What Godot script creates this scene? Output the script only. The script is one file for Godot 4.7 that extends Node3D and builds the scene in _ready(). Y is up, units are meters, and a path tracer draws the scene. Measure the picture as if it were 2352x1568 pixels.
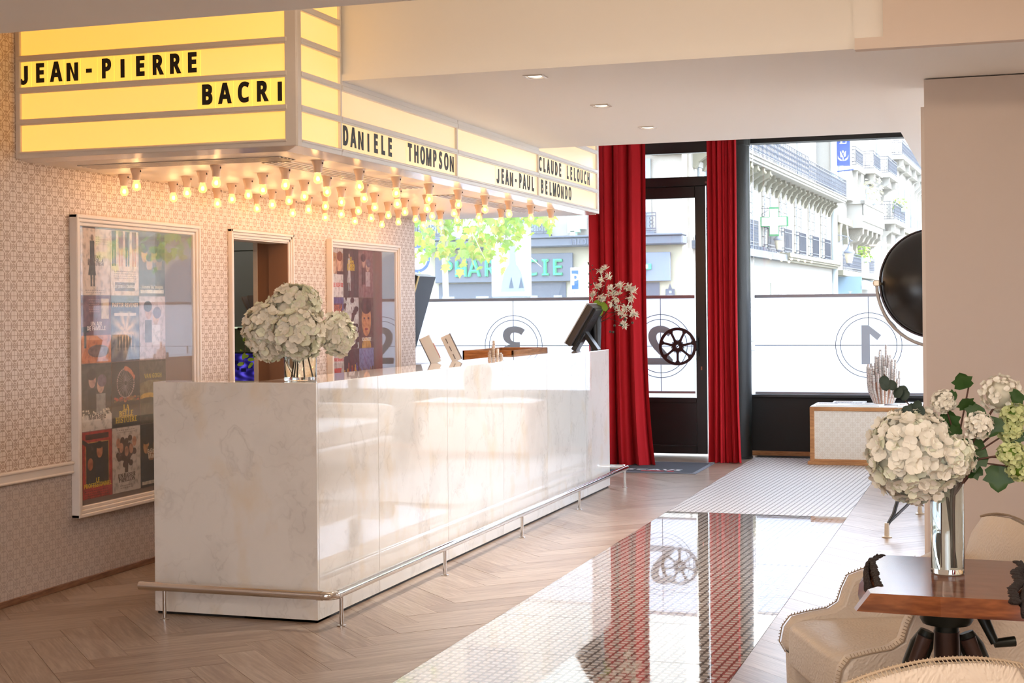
extends Node3D

# ---------------------------------------------------------------- mesh builder
class Mb:
	var p := PackedVector3Array()
	var n := PackedVector3Array()
	var u := PackedVector2Array()
	var ix := PackedInt32Array()

	func v(a: Vector3, b: Vector3, c := Vector2.ZERO) -> int:
		p.append(a); n.append(b); u.append(c)
		return p.size() - 1

	func tri(a: int, b: int, c: int) -> void:
		var f := (p[b] - p[a]).cross(p[c] - p[a])
		ix.append(a)
		if f.dot(n[a] + n[b] + n[c]) > 0.0:
			ix.append(c); ix.append(b)
		else:
			ix.append(b); ix.append(c)

	# flat convex face; `out` says which side is outside
	func face(pts: Array, out: Vector3, uvs: Array = []) -> void:
		var nn := Vector3.ZERO
		for k in range(1, pts.size() - 1):
			nn += (pts[k] - pts[0]).cross(pts[k + 1] - pts[0])
		nn = nn.normalized()
		if nn.dot(out) < 0.0:
			nn = -nn
		var s := p.size()
		for k in pts.size():
			v(pts[k], nn, uvs[k] if uvs.size() > k else Vector2(pts[k].x + pts[k].z, -pts[k].y))
		for k in range(1, pts.size() - 1):
			tri(s, s + k, s + k + 1)

	# box with centre c, size s, optional turn and chamfer
	func box(c: Vector3, s: Vector3, bas := Basis(), bev := 0.0) -> Mb:
		var h := s * 0.5
		var b := minf(bev, minf(h.x, minf(h.y, h.z)) * 0.9)
		for ax in 3:
			var a1 := (ax + 1) % 3
			var a2 := (ax + 2) % 3
			for sg in [-1.0, 1.0]:
				var o := Vector3.ZERO
				o[ax] = sg
				var q := []
				for w in [[-1, -1], [1, -1], [1, 1], [-1, 1]]:
					var t := Vector3.ZERO
					t[ax] = sg * h[ax]
					t[a1] = w[0] * (h[a1] - b)
					t[a2] = w[1] * (h[a2] - b)
					q.append(c + bas * t)
				face(q, bas * o, [Vector2(0, 1), Vector2(1, 1), Vector2(1, 0), Vector2(0, 0)])
		if b > 0.0:
			for ax in 3:
				var a1 := (ax + 1) % 3
				var a2 := (ax + 2) % 3
				for s1 in [-1.0, 1.0]:
					for s2 in [-1.0, 1.0]:
						var q := []
						for w in [[-1, 0], [1, 0], [1, 1], [-1, 1]]:
							var t := Vector3.ZERO
							t[ax] = w[0] * (h[ax] - b)
							t[a1] = s1 * (h[a1] - (0.0 if w[1] == 0 else b))
							t[a2] = s2 * (h[a2] - (b if w[1] == 0 else 0.0))
							q.append(c + bas * t)
						var o := Vector3.ZERO
						o[a1] = s1
						o[a2] = s2
						face(q, bas * o)
			for sx in [-1.0, 1.0]:
				for sy in [-1.0, 1.0]:
					for sz in [-1.0, 1.0]:
						var g := Vector3(sx, sy, sz)
						face([c + bas * (g * Vector3(h.x, h.y - b, h.z - b)), c + bas * (g * Vector3(h.x - b, h.y, h.z - b)), c + bas * (g * Vector3(h.x - b, h.y - b, h.z))], bas * g)
		return self

	# box from corner to corner
	func bx(a: Vector3, b: Vector3, bev := 0.0) -> Mb:
		return box((a + b) * 0.5, (b - a).abs(), Basis(), bev)

	# smooth sheet of rows x columns
	func grid(rows: Array, closed := false, outward := true, us := 1.0, vs := 1.0) -> Mb:
		var r := rows.size()
		var c: int = rows[0].size()
		var s := p.size()
		var nr := PackedVector3Array()
		nr.resize(r * c)
		var mid := Vector3.ZERO
		for i in r:
			for j in c:
				mid += rows[i][j]
		mid /= float(r * c)
		var cc := c if closed else c - 1
		for i in r - 1:
			for j in cc:
				var j2 := (j + 1) % c
				var a: Vector3 = rows[i][j]
				var b: Vector3 = rows[i][j2]
				var d: Vector3 = rows[i + 1][j]
				var e: Vector3 = rows[i + 1][j2]
				var f := (b - d).cross(e - a)
				nr[i * c + j] += f
				nr[i * c + j2] += f
				nr[(i + 1) * c + j] += f
				nr[(i + 1) * c + j2] += f
		var sgn := 0.0
		for i in r:
			for j in c:
				sgn += nr[i * c + j].dot(rows[i][j] - mid)
		var fl := -1.0 if (sgn < 0.0) == outward else 1.0
		for i in r:
			for j in c:
				v(rows[i][j], (nr[i * c + j] * fl).normalized(), Vector2(us * j / maxf(1.0, c - 1.0), vs * i / maxf(1.0, r - 1.0)))
		for i in r - 1:
			for j in cc:
				var j2 := (j + 1) % c
				tri(s + i * c + j, s + i * c + j2, s + (i + 1) * c + j)
				tri(s + i * c + j2, s + (i + 1) * c + j2, s + (i + 1) * c + j)
		return self

	# round bar along a path; radius a number or a list
	func tube(path: Array, rad, sides := 8, caps := true) -> Mb:
		var rows := []
		var up := Vector3.UP
		var t0: Vector3 = (path[1] - path[0]).normalized()
		if absf(t0.dot(up)) > 0.95:
			up = Vector3.RIGHT
		var x := t0.cross(up).normalized()
		for k in path.size():
			var t: Vector3
			if k == 0:
				t = t0
			elif k == path.size() - 1:
				t = (path[k] - path[k - 1]).normalized()
			else:
				t = ((path[k] - path[k - 1]).normalized() + (path[k + 1] - path[k]).normalized()).normalized()
			x = (x - t * x.dot(t)).normalized()
			var y := t.cross(x)
			var rr: float = rad[k] if rad is Array else rad
			var row := []
			for j in sides:
				var an := TAU * j / sides
				row.append(path[k] + (x * cos(an) + y * sin(an)) * rr)
			rows.append(row)
		# orient by hand: normals point away from the path
		var s := p.size()
		for k in rows.size():
			for j in sides:
				v(rows[k][j], (rows[k][j] - path[k]).normalized() if (rows[k][j] - path[k]).length() > 1e-6 else t0, Vector2(float(j) / sides, float(k)))
		for k in rows.size() - 1:
			for j in sides:
				var j2 := (j + 1) % sides
				tri(s + k * sides + j, s + k * sides + j2, s + (k + 1) * sides + j)
				tri(s + k * sides + j2, s + (k + 1) * sides + j2, s + (k + 1) * sides + j)
		if caps:
			face(rows[0], -t0)
			face(rows[rows.size() - 1], path[path.size() - 1] - path[path.size() - 2])
		return self

	# turned shape: profile of (radius, height) round the y axis of xf
	func lathe(prof: Array, xf := Transform3D(), sides := 24) -> Mb:
		for k in prof.size() - 1:
			var a: Vector2 = prof[k]
			var b: Vector2 = prof[k + 1]
			if (a - b).length() < 1e-6:
				continue
			var d := (b - a).normalized()
			var na := d
			var nb := d
			if k > 0:
				var d0: Vector2 = (a - prof[k - 1]).normalized()
				if d0.dot(d) > 0.75:
					na = (d0 + d).normalized()
			if k < prof.size() - 2:
				var d1: Vector2 = (prof[k + 2] - b).normalized()
				if d1.dot(d) > 0.75:
					nb = (d1 + d).normalized()
			var s := p.size()
			for j in sides + 1:
				var an := TAU * j / sides
				var c := cos(an)
				var e := sin(an)
				v(xf * Vector3(a.x * c, a.y, a.x * e), xf.basis * Vector3(na.y * c, -na.x, na.y * e), Vector2(float(j) / sides, a.y))
				v(xf * Vector3(b.x * c, b.y, b.x * e), xf.basis * Vector3(nb.y * c, -nb.x, nb.y * e), Vector2(float(j) / sides, b.y))
			for j in sides:
				var q := s + j * 2
				if a.x > 1e-6:
					tri(q, q + 2, q + 1)
				if b.x > 1e-6:
					tri(q + 1, q + 2, q + 3)
		return self

	# flat outline in the xy plane of xf, pushed from z0 to z1
	func prism(poly: PackedVector2Array, z0: float, z1: float, xf := Transform3D()) -> Mb:
		var t := Geometry2D.triangulate_polygon(poly)
		for zz in [[z0, -1.0], [z1, 1.0]]:
			var o: Vector3 = xf.basis * Vector3(0, 0, zz[1] * signf(z1 - z0))
			var s := p.size()
			for q in poly:
				v(xf * Vector3(q.x, q.y, zz[0]), o.normalized(), Vector2(q.x, -q.y))
			for k in range(0, t.size(), 3):
				tri(s + t[k], s + t[k + 1], s + t[k + 2])
		var cw := Geometry2D.is_polygon_clockwise(poly)
		for k in poly.size():
			var a := poly[k]
			var b := poly[(k + 1) % poly.size()]
			var d := b - a
			var o2 := Vector2(d.y, -d.x) * (-1.0 if cw else 1.0)
			face([xf * Vector3(a.x, a.y, z0), xf * Vector3(b.x, b.y, z0), xf * Vector3(b.x, b.y, z1), xf * Vector3(a.x, a.y, z1)], xf.basis * Vector3(o2.x, o2.y, 0))
		return self

	# ellipsoid
	func ball(c: Vector3, r: Vector3, seg := 12, rings := 8, bas := Basis()) -> Mb:
		var s := p.size()
		for i in rings + 1:
			var a := PI * i / rings
			for j in seg + 1:
				var b := TAU * j / seg
				var d := Vector3(sin(a) * cos(b), cos(a), sin(a) * sin(b))
				v(c + bas * (d * r), (bas * (d / r)).normalized(), Vector2(float(j) / seg, float(i) / rings))
		for i in rings:
			for j in seg:
				var q := s + i * (seg + 1) + j
				if i > 0:
					tri(q, q + 1, q + seg + 1)
				if i < rings - 1:
					tri(q + 1, q + seg + 2, q + seg + 1)
		return self

	func add(m: Mb, xf := Transform3D()) -> Mb:
		var s := p.size()
		for k in m.p.size():
			v(xf * m.p[k], (xf.basis * m.n[k]).normalized(), m.u[k])
		for k in m.ix:
			ix.append(s + k)
		return self

	func mesh() -> ArrayMesh:
		var a := []
		a.resize(Mesh.ARRAY_MAX)
		a[Mesh.ARRAY_VERTEX] = p
		a[Mesh.ARRAY_NORMAL] = n
		a[Mesh.ARRAY_TEX_UV] = u
		a[Mesh.ARRAY_INDEX] = ix
		var m := ArrayMesh.new()
		m.add_surface_from_arrays(Mesh.PRIMITIVE_TRIANGLES, a)
		return m

func mb() -> Mb:
	return Mb.new()

# ---------------------------------------------------------------- scene tree
var taken := {}
var rng := RandomNumberGenerator.new()

func numbered(s: String) -> String:
	var k: int = taken.get(s, -1) + 1
	taken[s] = k
	return s if k == 0 else "%s_%03d" % [s, k]

func tag(o: Node, label: String, category: String, group := "") -> Node:
	o.set_meta("label", label)
	o.set_meta("category", category)
	if group != "":
		o.set_meta("group", group)
	return o

func thing(called: String, label: String, category: String, at := Vector3.ZERO, turn := 0.0, group := "") -> Node3D:
	var o := Node3D.new()
	o.name = numbered(called)
	add_child(o)
	o.position = at
	o.rotation.y = turn
	tag(o, label, category, group)
	return o

func part(called: String, m, mat: Material, par: Node, at := Vector3.ZERO, label := "") -> MeshInstance3D:
	var o := MeshInstance3D.new()
	o.name = called
	o.mesh = m.mesh() if m is Mb else m
	o.material_override = mat
	o.position = at
	if label != "":
		o.set_meta("label", label)
	par.add_child(o, true)
	return o

func single(called: String, m, mat: Material, label: String, category: String, at := Vector3.ZERO, group := "") -> MeshInstance3D:
	var o := part(numbered(called), m, mat, self, at)
	tag(o, label, category, group)
	return o

func struct(called: String, m, mat: Material, at := Vector3.ZERO) -> MeshInstance3D:
	var o := part(numbered(called), m, mat, self, at)
	o.set_meta("kind", "structure")
	return o

func sroot(called: String, at := Vector3.ZERO) -> Node3D:
	var o := Node3D.new()
	o.name = numbered(called)
	add_child(o)
	o.position = at
	o.set_meta("kind", "structure")
	return o

func dup(src: Node3D, at: Vector3, turn: float, label: String, group := "") -> Node3D:
	var r: Node3D = src.duplicate()
	r.name = numbered(String(src.name).rstrip("0123456789").rstrip("_"))
	add_child(r)
	r.position = at
	r.rotation.y = turn
	if label != "":
		r.set_meta("label", label)
	if group != "":
		r.set_meta("group", group)
	return r

# ---------------------------------------------------------------- materials
func S(r: float, g: float, b: float) -> Color:
	return Color(r / 255.0, g / 255.0, b / 255.0)

func mat(c: Color, rough := 0.6, metal := 0.0, spec := 0.5) -> StandardMaterial3D:
	var m := StandardMaterial3D.new()
	m.albedo_color = c
	m.roughness = rough
	m.metallic = metal
	m.metallic_specular = spec
	return m

func glow(c: Color, energy: float, base := Color(0.8, 0.8, 0.8), rough := 0.5) -> StandardMaterial3D:
	var m := mat(base, rough)
	m.emission_enabled = true
	m.emission = c
	m.emission_energy_multiplier = energy
	return m

func tex(im: Image) -> ImageTexture:
	return ImageTexture.create_from_image(im)

func tmat(im: Image, rough := 0.6, scale := Vector3.ONE, tri := false, world := false) -> StandardMaterial3D:
	var m := mat(Color.WHITE, rough)
	m.albedo_texture = tex(im)
	m.uv1_scale = scale
	m.uv1_triplanar = tri
	m.uv1_world_triplanar = world
	return m

func noise_img(w: int, h: int, freq: Vector2, oct: int, sd: int, c0: Color, c1: Color, pw := 1.0) -> Image:
	var f := FastNoiseLite.new()
	f.seed = sd
	f.frequency = 1.0
	f.noise_type = FastNoiseLite.TYPE_SIMPLEX_SMOOTH
	f.fractal_octaves = oct
	var im := Image.create_empty(w, h, false, Image.FORMAT_RGB8)
	for y in h:
		for x in w:
			# wrapped by walking round a torus
			var a := TAU * x / w
			var b := TAU * y / h
			var t := f.get_noise_3d(cos(a) * freq.x + 7.0 + sin(b) * freq.y * 0.31, sin(a) * freq.x + cos(b) * freq.y, sin(b) * freq.y) * 0.5 + 0.5
			im.set_pixel(x, y, c0.lerp(c1, pow(clampf(t, 0, 1), pw)))
	return im

func bump(m: StandardMaterial3D, freq: float, cm: float, sd := 1, world := false) -> StandardMaterial3D:
	var im := noise_img(128, 128, Vector2(3, 3), 4, sd, Color.BLACK, Color.WHITE)
	m.heightmap_enabled = true
	m.heightmap_texture = tex(im)
	m.heightmap_scale = cm
	m.uv1_triplanar = true
	m.uv1_world_triplanar = world
	m.uv1_scale = Vector3.ONE * freq
	return m

func sans(bold := true) -> Font:
	var f := SystemFont.new()
	f.font_names = PackedStringArray(["Droid Sans"])
	f.font_weight = 700 if bold else 400
	return f

func heavy() -> Font:
	var v := FontVariation.new()
	v.base_font = sans()
	v.variation_embolden = 0.9
	return v

func serif() -> Font:
	var f := SystemFont.new()
	f.font_names = PackedStringArray(["Droid Serif"])
	f.font_weight = 700
	return f

# lettering that lies in the xy plane, `h` = cap height in metres
func letters(s: String, h: float, depth := 0.002, font: Font = null) -> TextMesh:
	var t := TextMesh.new()
	t.text = s
	t.font = font if font else sans()
	t.font_size = 64
	t.pixel_size = h / 46.0
	t.depth = depth
	t.curve_step = 4.0
	return t

const RX := 3.4          # right-hand wall of the room
var M := {}

func _ready() -> void:
	rng.seed = 7
	# ---- camera: level, shifted lens
	var f := 3400.0
	var cam := Camera3D.new()
	cam.name = "camera"
	add_child(cam)
	cam.position = Vector3(0, 1.43, 0)
	cam.basis = Basis(Vector3.UP, atan(1119.0 / f)) * Basis(Vector3.BACK, -0.0095)
	cam.projection = Camera3D.PROJECTION_FRUSTUM
	cam.near = 0.05
	cam.far = 400.0
	cam.size = 1568.0 / f * cam.near
	cam.frustum_offset = Vector2(0, -74.0 / f * cam.near)
	cam.current = true
	# ---- sky
	var we := WorldEnvironment.new()
	we.name = "environment"
	add_child(we)
	var env := Environment.new()
	we.environment = env
	var sky := ProceduralSkyMaterial.new()
	sky.sky_top_color = S(214, 232, 255)
	sky.sky_horizon_color = S(236, 244, 255)
	sky.ground_bottom_color = S(170, 168, 162)
	sky.ground_horizon_color = S(210, 208, 204)
	sky.sky_energy_multiplier = 1.0
	env.sky = Sky.new()
	env.sky.sky_material = sky
	env.background_mode = Environment.BG_SKY
	env.background_energy_multiplier = 13.0
	env.tonemap_mode = Environment.TONE_MAPPER_LINEAR
	env.tonemap_exposure = 1.0
	env.sdfgi_enabled = true
	env.ssao_enabled = true
	env.ssil_enabled = true
	# ---- morning sun from the right, on the side street's front
	var sun := DirectionalLight3D.new()
	sun.name = "sun"
	add_child(sun)
	sun.basis = Basis.looking_at(Vector3(-0.72, -0.69, -0.06))
	sun.light_color = Color(1.0, 0.97, 0.92)
	sun.light_energy = 4.0
	sun.light_angular_distance = 0.53
	sun.sky_mode = DirectionalLight3D.SKY_MODE_LIGHT_ONLY
	sun.shadow_enabled = true
	# ---- cove strip added to brighten the recess, hidden behind the near soffit's edge
	var recess_fill := AreaLight3D.new()
	recess_fill.name = "recess_fill_light"
	add_child(recess_fill)
	recess_fill.position = Vector3(-1.0, 2.76, -5.07)
	recess_fill.area_size = Vector2(3.6, 0.08)
	recess_fill.light_color = Color(1.0, 0.88, 0.74)
	recess_fill.light_energy = 1.3
	recess_fill.set("area_range", 6.0)
	recess_fill.shadow_enabled = true
	# ---- ceiling fill added for the unseen lounge behind the camera, bare area lights
	for q in [Vector3(-1.6, 2.53, -1.6), Vector3(1.2, 2.53, -1.6), Vector3(-1.6, 2.53, 1.6), Vector3(1.2, 2.53, 1.6)]:
		var a := AreaLight3D.new()
		a.name = "lounge_fill_light"
		add_child(a, true)
		a.position = q + Vector3(0, -0.02, 0)
		a.rotation.x = -PI / 2
		a.area_size = Vector2(1.2, 0.6)
		a.light_color = Color(1.0, 0.92, 0.84)
		a.light_energy = 5.0
		a.shadow_enabled = true
		a.set("area_range", 12.0)
	materials()
	shell()
	floor_pieces()
	storefront()
	marquee()
	counter()
	wall_things()
	counter_things()
	lounge()
	cabinet_corner()
	street()

func materials() -> void:
	M.white = mat(S(236, 228, 218), 0.75)
	M.ceil = mat(S(246, 244, 241), 0.8)
	M.plaster = mat(S(228, 214, 204), 0.85)
	M.trim = mat(S(236, 226, 217), 0.45)
	M.black = mat(S(22, 21, 21), 0.35)
	M.blackm = mat(S(24, 23, 23), 0.6)
	M.door = mat(S(30, 22, 20), 0.3)
	M.steel = mat(S(205, 200, 195), 0.16, 1.0)
	M.chrome = mat(S(225, 222, 218), 0.07, 1.0)
	M.alu = mat(S(214, 206, 198), 0.32, 0.3)
	M.ink = mat(S(18, 15, 14), 0.5)
	var g := mat(Color(0.92, 0.96, 0.95, 0.06), 0.02)
	g.transparency = BaseMaterial3D.TRANSPARENCY_ALPHA
	M.pane = g
	var gs := mat(Color(0.96, 0.99, 0.98, 0.02), 0.01)
	gs.refraction_enabled = true
	gs.refraction_scale = 0.05
	M.glass = gs
	M.wood = tmat(wood_img(3, S(196, 140, 90), S(150, 98, 58)), 0.5, Vector3(1.5, 1.5, 1.5), true)
	M.red = mat(S(186, 6, 24), 0.85)
	M.red.rim_enabled = true
	M.red.rim = 0.7
	M.red.rim_tint = 0.8

func wood_img(sd: int, a: Color, b: Color, w := 256, h := 128) -> Image:
	var f := FastNoiseLite.new()
	f.seed = sd
	f.frequency = 1.0
	f.fractal_octaves = 4
	var im := Image.create_empty(w, h, false, Image.FORMAT_RGB8)
	for y in h:
		for x in w:
			var an := TAU * x / w
			var bn := TAU * y / h
			var t := f.get_noise_3d(cos(an) * 0.5 + cos(bn) * 1.2, sin(an) * 0.5 + sin(bn) * 1.2, sin(bn) * 4.0 + cos(bn * 2.0) * 2.0)
			var g := f.get_noise_3d(cos(an) * 1.4 + 20.0, sin(an) * 1.4 + sin(bn) * 9.0, cos(bn) * 9.0)
			im.set_pixel(x, y, a.lerp(b, clampf(0.5 + t * 0.9 + g * 0.5, 0, 1)))
	return im

# interlaced lattice of the wallpaper, one repeat
func paper_img(bg: Color, fg: Color) -> Image:
	var N := 128
	var im := Image.create_empty(N, N, false, Image.FORMAT_RGB8)
	for y in N:
		for x in N:
			var p := Vector2(x + 0.5, y + 0.5) / N * 2.0 - Vector2.ONE
			var q := p.abs()
			var on := false
			var w := 0.055
			if absf(p.length() - 0.21) < w or absf(p.length() - 0.42) < w and absf(q.x - q.y) > 0.09:
				on = true
			if q.x < w * 0.7 or q.y < w * 0.7:
				on = true
			var e := Vector2(1, 1) - q
			if absf(e.length() - 0.21) < w or absf(e.length() - 0.42) < w and absf(e.x - e.y) > 0.09:
				on = true
			if e.x < w * 0.7 or e.y < w * 0.7:
				on = true
			if absf(absf(q.x - q.y) - 0.16) < w * 0.8 and q.x + q.y > 0.62 and q.x + q.y < 1.38:
				on = true
			if absf(q.x - 0.5) < w * 0.8 and (q.y < 0.28 or q.y > 0.74):
				on = true
			if absf(q.y - 0.5) < w * 0.8 and (q.x < 0.28 or q.x > 0.74):
				on = true
			im.set_pixel(x, y, fg if on else bg)
	return im

func shell() -> void:
	var paper := tmat(paper_img(S(234, 220, 209), S(190, 166, 148)), 0.6, Vector3.ONE / 0.098, true, true)
	var paper2 := tmat(paper_img(S(206, 194, 186), S(184, 170, 162)), 0.7, Vector3.ONE / 0.098, true, true)
	M.paper = paper
	# left wall, papered, with the doorway to the back office
	var wl := sroot("wall_left")
	var up := mb()
	up.bx(Vector3(-4.74, 0.63, -8.35), Vector3(-4.62, 2.95, 4.5))
	up.bx(Vector3(-4.74, 1.905, -9.14), Vector3(-4.62, 2.95, -8.35))
	up.bx(Vector3(-4.74, 0.63, -11.46), Vector3(-4.62, 2.95, -9.14))
	part("patterned_wallpaper", up, paper, wl)
	var lo := mb()
	lo.bx(Vector3(-4.74, 0, -8.35), Vector3(-4.62, 0.63, 4.5))
	lo.bx(Vector3(-4.74, 0, -11.46), Vector3(-4.62, 0.63, -9.14))
	part("dado_wallpaper", lo, paper2, wl)
	# chair rail with two beads
	var cr := mb()
	for seg in [[4.4, -6.635], [-7.9, -8.31], [-9.19, -9.745], [-11.045, -11.46]]:
		cr.bx(Vector3(-4.62, 0.6, seg[1]), Vector3(-4.604, 0.65, seg[0]), 0.004)
		cr.bx(Vector3(-4.62, 0.64, seg[1]), Vector3(-4.595, 0.658, seg[0]), 0.006)
		cr.bx(Vector3(-4.62, 0.594, seg[1]), Vector3(-4.597, 0.608, seg[0]), 0.005)
	struct("trim_1", cr, M.trim)
	var bb := mb()
	bb.bx(Vector3(-4.62, 0, -8.31), Vector3(-4.608, 0.032, 4.4), 0.002)
	bb.bx(Vector3(-4.62, 0, -11.46), Vector3(-4.608, 0.032, -9.19), 0.002)
	struct("baseboard_left", bb, tmat(wood_img(5, S(150, 112, 88), S(118, 84, 62)), 0.5, Vector3(2, 2, 2), true))
	# doorway casing
	var d1 := sroot("door_1")
	var cz := mb()
	for k in 3:
		var w0 := 0.0 + k * 0.018
		var pr := 0.014 + (2 - k) * 0.008
		cz.bx(Vector3(-4.62, 0, -8.314 - w0 - 0.018), Vector3(-4.62 + pr, 1.955 - w0, -8.314 - w0), 0.003)
		cz.bx(Vector3(-4.62, 0, -9.186 + w0), Vector3(-4.62 + pr, 1.955 - w0, -9.186 + w0 + 0.018), 0.003)
		cz.bx(Vector3(-4.62, 1.955 - w0 - 0.018, -9.186 + w0), Vector3(-4.62 + pr, 1.955 - w0, -8.314 - w0), 0.003)
	part("casing", cz, M.trim, d1)
	part("jamb", mb().bx(Vector3(-4.76, 0, -8.362), Vector3(-4.615, 1.9, -8.35)).bx(Vector3(-4.76, 1.893, -9.14), Vector3(-4.615, 1.905, -8.35)), M.trim, d1)
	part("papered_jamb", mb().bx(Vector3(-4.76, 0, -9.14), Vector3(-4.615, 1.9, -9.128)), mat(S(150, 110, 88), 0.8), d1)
	# back office behind the doorway
	var bo := sroot("wall_office")
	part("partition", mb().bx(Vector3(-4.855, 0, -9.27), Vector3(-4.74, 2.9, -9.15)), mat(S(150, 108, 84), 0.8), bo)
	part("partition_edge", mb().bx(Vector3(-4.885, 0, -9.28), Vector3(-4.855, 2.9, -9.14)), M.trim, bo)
	part("back_wall", mb().bx(Vector3(-7.5, 0, -11.0), Vector3(-4.9, 2.9, -10.9)).bx(Vector3(-7.6, 0, -11), Vector3(-7.5, 2.9, -7)), mat(S(170, 178, 150), 0.8), bo)
	part("front_wall", mb().bx(Vector3(-7.5, 0, -7.1), Vector3(-4.74, 2.9, -7.0)).bx(Vector3(-7.5, 2.8, -11), Vector3(-4.74, 2.95, -7)), M.plaster, bo)
	# ceilings
	struct("ceiling_low", mb().bx(Vector3(-4.7, 2.566, -10.02), Vector3(-0.6, 3.2, -6.71)), M.ceil)
	struct("ceiling_lip", mb().bx(Vector3(-3.085, 2.566, -6.71), Vector3(-0.59, 2.598, -6.69)), M.ceil)
	struct("ceiling_near", mb().bx(Vector3(-4.75, 2.566, -5.05), Vector3(RX, 3.2, 4.5)), M.ceil)
	struct("ceiling_recess", mb().bx(Vector3(-4.75, 2.95, -6.72), Vector3(RX, 3.2, -5.0)), M.ceil)
	struct("ceiling_far", mb().bx(Vector3(-7.6, 3.1, -14.5), Vector3(RX, 3.25, -10.0)), M.ceil)
	struct("ceiling_soffit", mb().bx(Vector3(-0.6, 2.561, -14.3), Vector3(0.9, 3.2, -6.68)).bx(Vector3(0.9, 2.95, -14.3), Vector3(RX, 3.2, -6.68)), M.ceil)
	struct("ceiling_soffit_face", mb().bx(Vector3(-0.59, 2.55, -6.68), Vector3(RX, 2.6, -6.62)).bx(Vector3(-0.47, 2.6, -6.7), Vector3(RX, 2.96, -6.63)), M.plaster)
	# walls that close the room
	struct("wall_column", mb().bx(Vector3(-0.347, 0, -8.0), Vector3(1.45, 2.555, -7.66)), M.plaster)
	struct("trim_2", mb().bx(Vector3(-0.375, 0, -8.03), Vector3(-0.34, 2.45, -7.9)), M.trim)
	var wr := mb().bx(Vector3(RX, 0, -14.5), Vector3(RX + 0.15, 1.15, 4.5)).bx(Vector3(RX, 3.0, -14.5), Vector3(RX + 0.15, 3.25, 4.5))
	wr.bx(Vector3(RX, 1.15, -14.5), Vector3(RX + 0.15, 3.0, -13.9)).bx(Vector3(RX, 1.15, -8.2), Vector3(RX + 0.15, 3.0, 4.5))
	struct("wall_right", wr, M.plaster)
	var w3 := sroot("window_3")  # window and its opening added for side daylight, out of view
	part("pane", mb().bx(Vector3(RX + 0.06, 1.15, -13.9), Vector3(RX + 0.07, 3.0, -8.2)), M.pane, w3)
	for k in 4:
		part("mullion", mb().bx(Vector3(RX, 1.15, -13.93 + k * 1.9), Vector3(RX + 0.1, 3.0, -13.87 + k * 1.9), 0.004), M.black, w3)
	struct("wall_back", mb().bx(Vector3(-4.75, 0, 4.5), Vector3(RX + 0.15, 1.3, 4.65)).bx(Vector3(-4.75, 2.5, 4.5), Vector3(RX + 0.15, 3.2, 4.65)).bx(Vector3(-4.75, 1.3, 4.5), Vector3(-2.6, 2.5, 4.65)).bx(Vector3(1.2, 1.3, 4.5), Vector3(RX + 0.15, 2.5, 4.65)), M.plaster)
	var w4 := sroot("window_4")  # opening and pane added behind the camera as frontal fill
	part("pane", mb().bx(Vector3(-2.6, 1.3, 4.57), Vector3(1.2, 2.5, 4.58)), M.pane, w4)
	struct("wall_alcove", mb().bx(Vector3(-7.6, 0, -11.5), Vector3(-4.74, 3.2, -11.4)).bx(Vector3(-7.7, 0, -14.5), Vector3(-7.6, 3.2, -11.4)), M.white)
	# three recessed square spots in the low ceiling
	var spots := [Vector3(-2.14, 2.566, -6.9), Vector3(-2.106, 2.566, -8.03), Vector3(-2.09, 2.566, -9.11)]
	var where := ["nearest the beam", "second from the beam", "farthest from the beam"]
	for k in 3:
		var t := thing("recessed_spotlight", "square white recessed ceiling spotlight, " + where[k], "ceiling light", spots[k], 0, "recessed ceiling spots")
		var fr := mb()
		for s in [-1.0, 1.0]:
			fr.box(Vector3(s * 0.045, -0.003, 0), Vector3(0.01, 0.006, 0.1))
			fr.box(Vector3(0, -0.003, s * 0.045), Vector3(0.08, 0.006, 0.01))
		part("frame", fr, M.alu, t)
		part("lamp", mb().lathe([Vector2(0, -0.001), Vector2(0.034, -0.002), Vector2(0.036, -0.0005)], Transform3D(), 16), glow(Color(1, 0.95, 0.86), 3.0), t)
		var sp := SpotLight3D.new()
		sp.name = "spot"
		t.add_child(sp)
		sp.position = Vector3(0, -0.012, 0)
		sp.rotation.x = -PI / 2
		sp.spot_angle = 50.0
		sp.spot_range = 8.0
		sp.light_size = 0.01
		sp.spot_attenuation = 2.0
		sp.light_color = Color(1, 0.96, 0.92)
		sp.light_energy = 3.9
		sp.shadow_enabled = true

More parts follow.
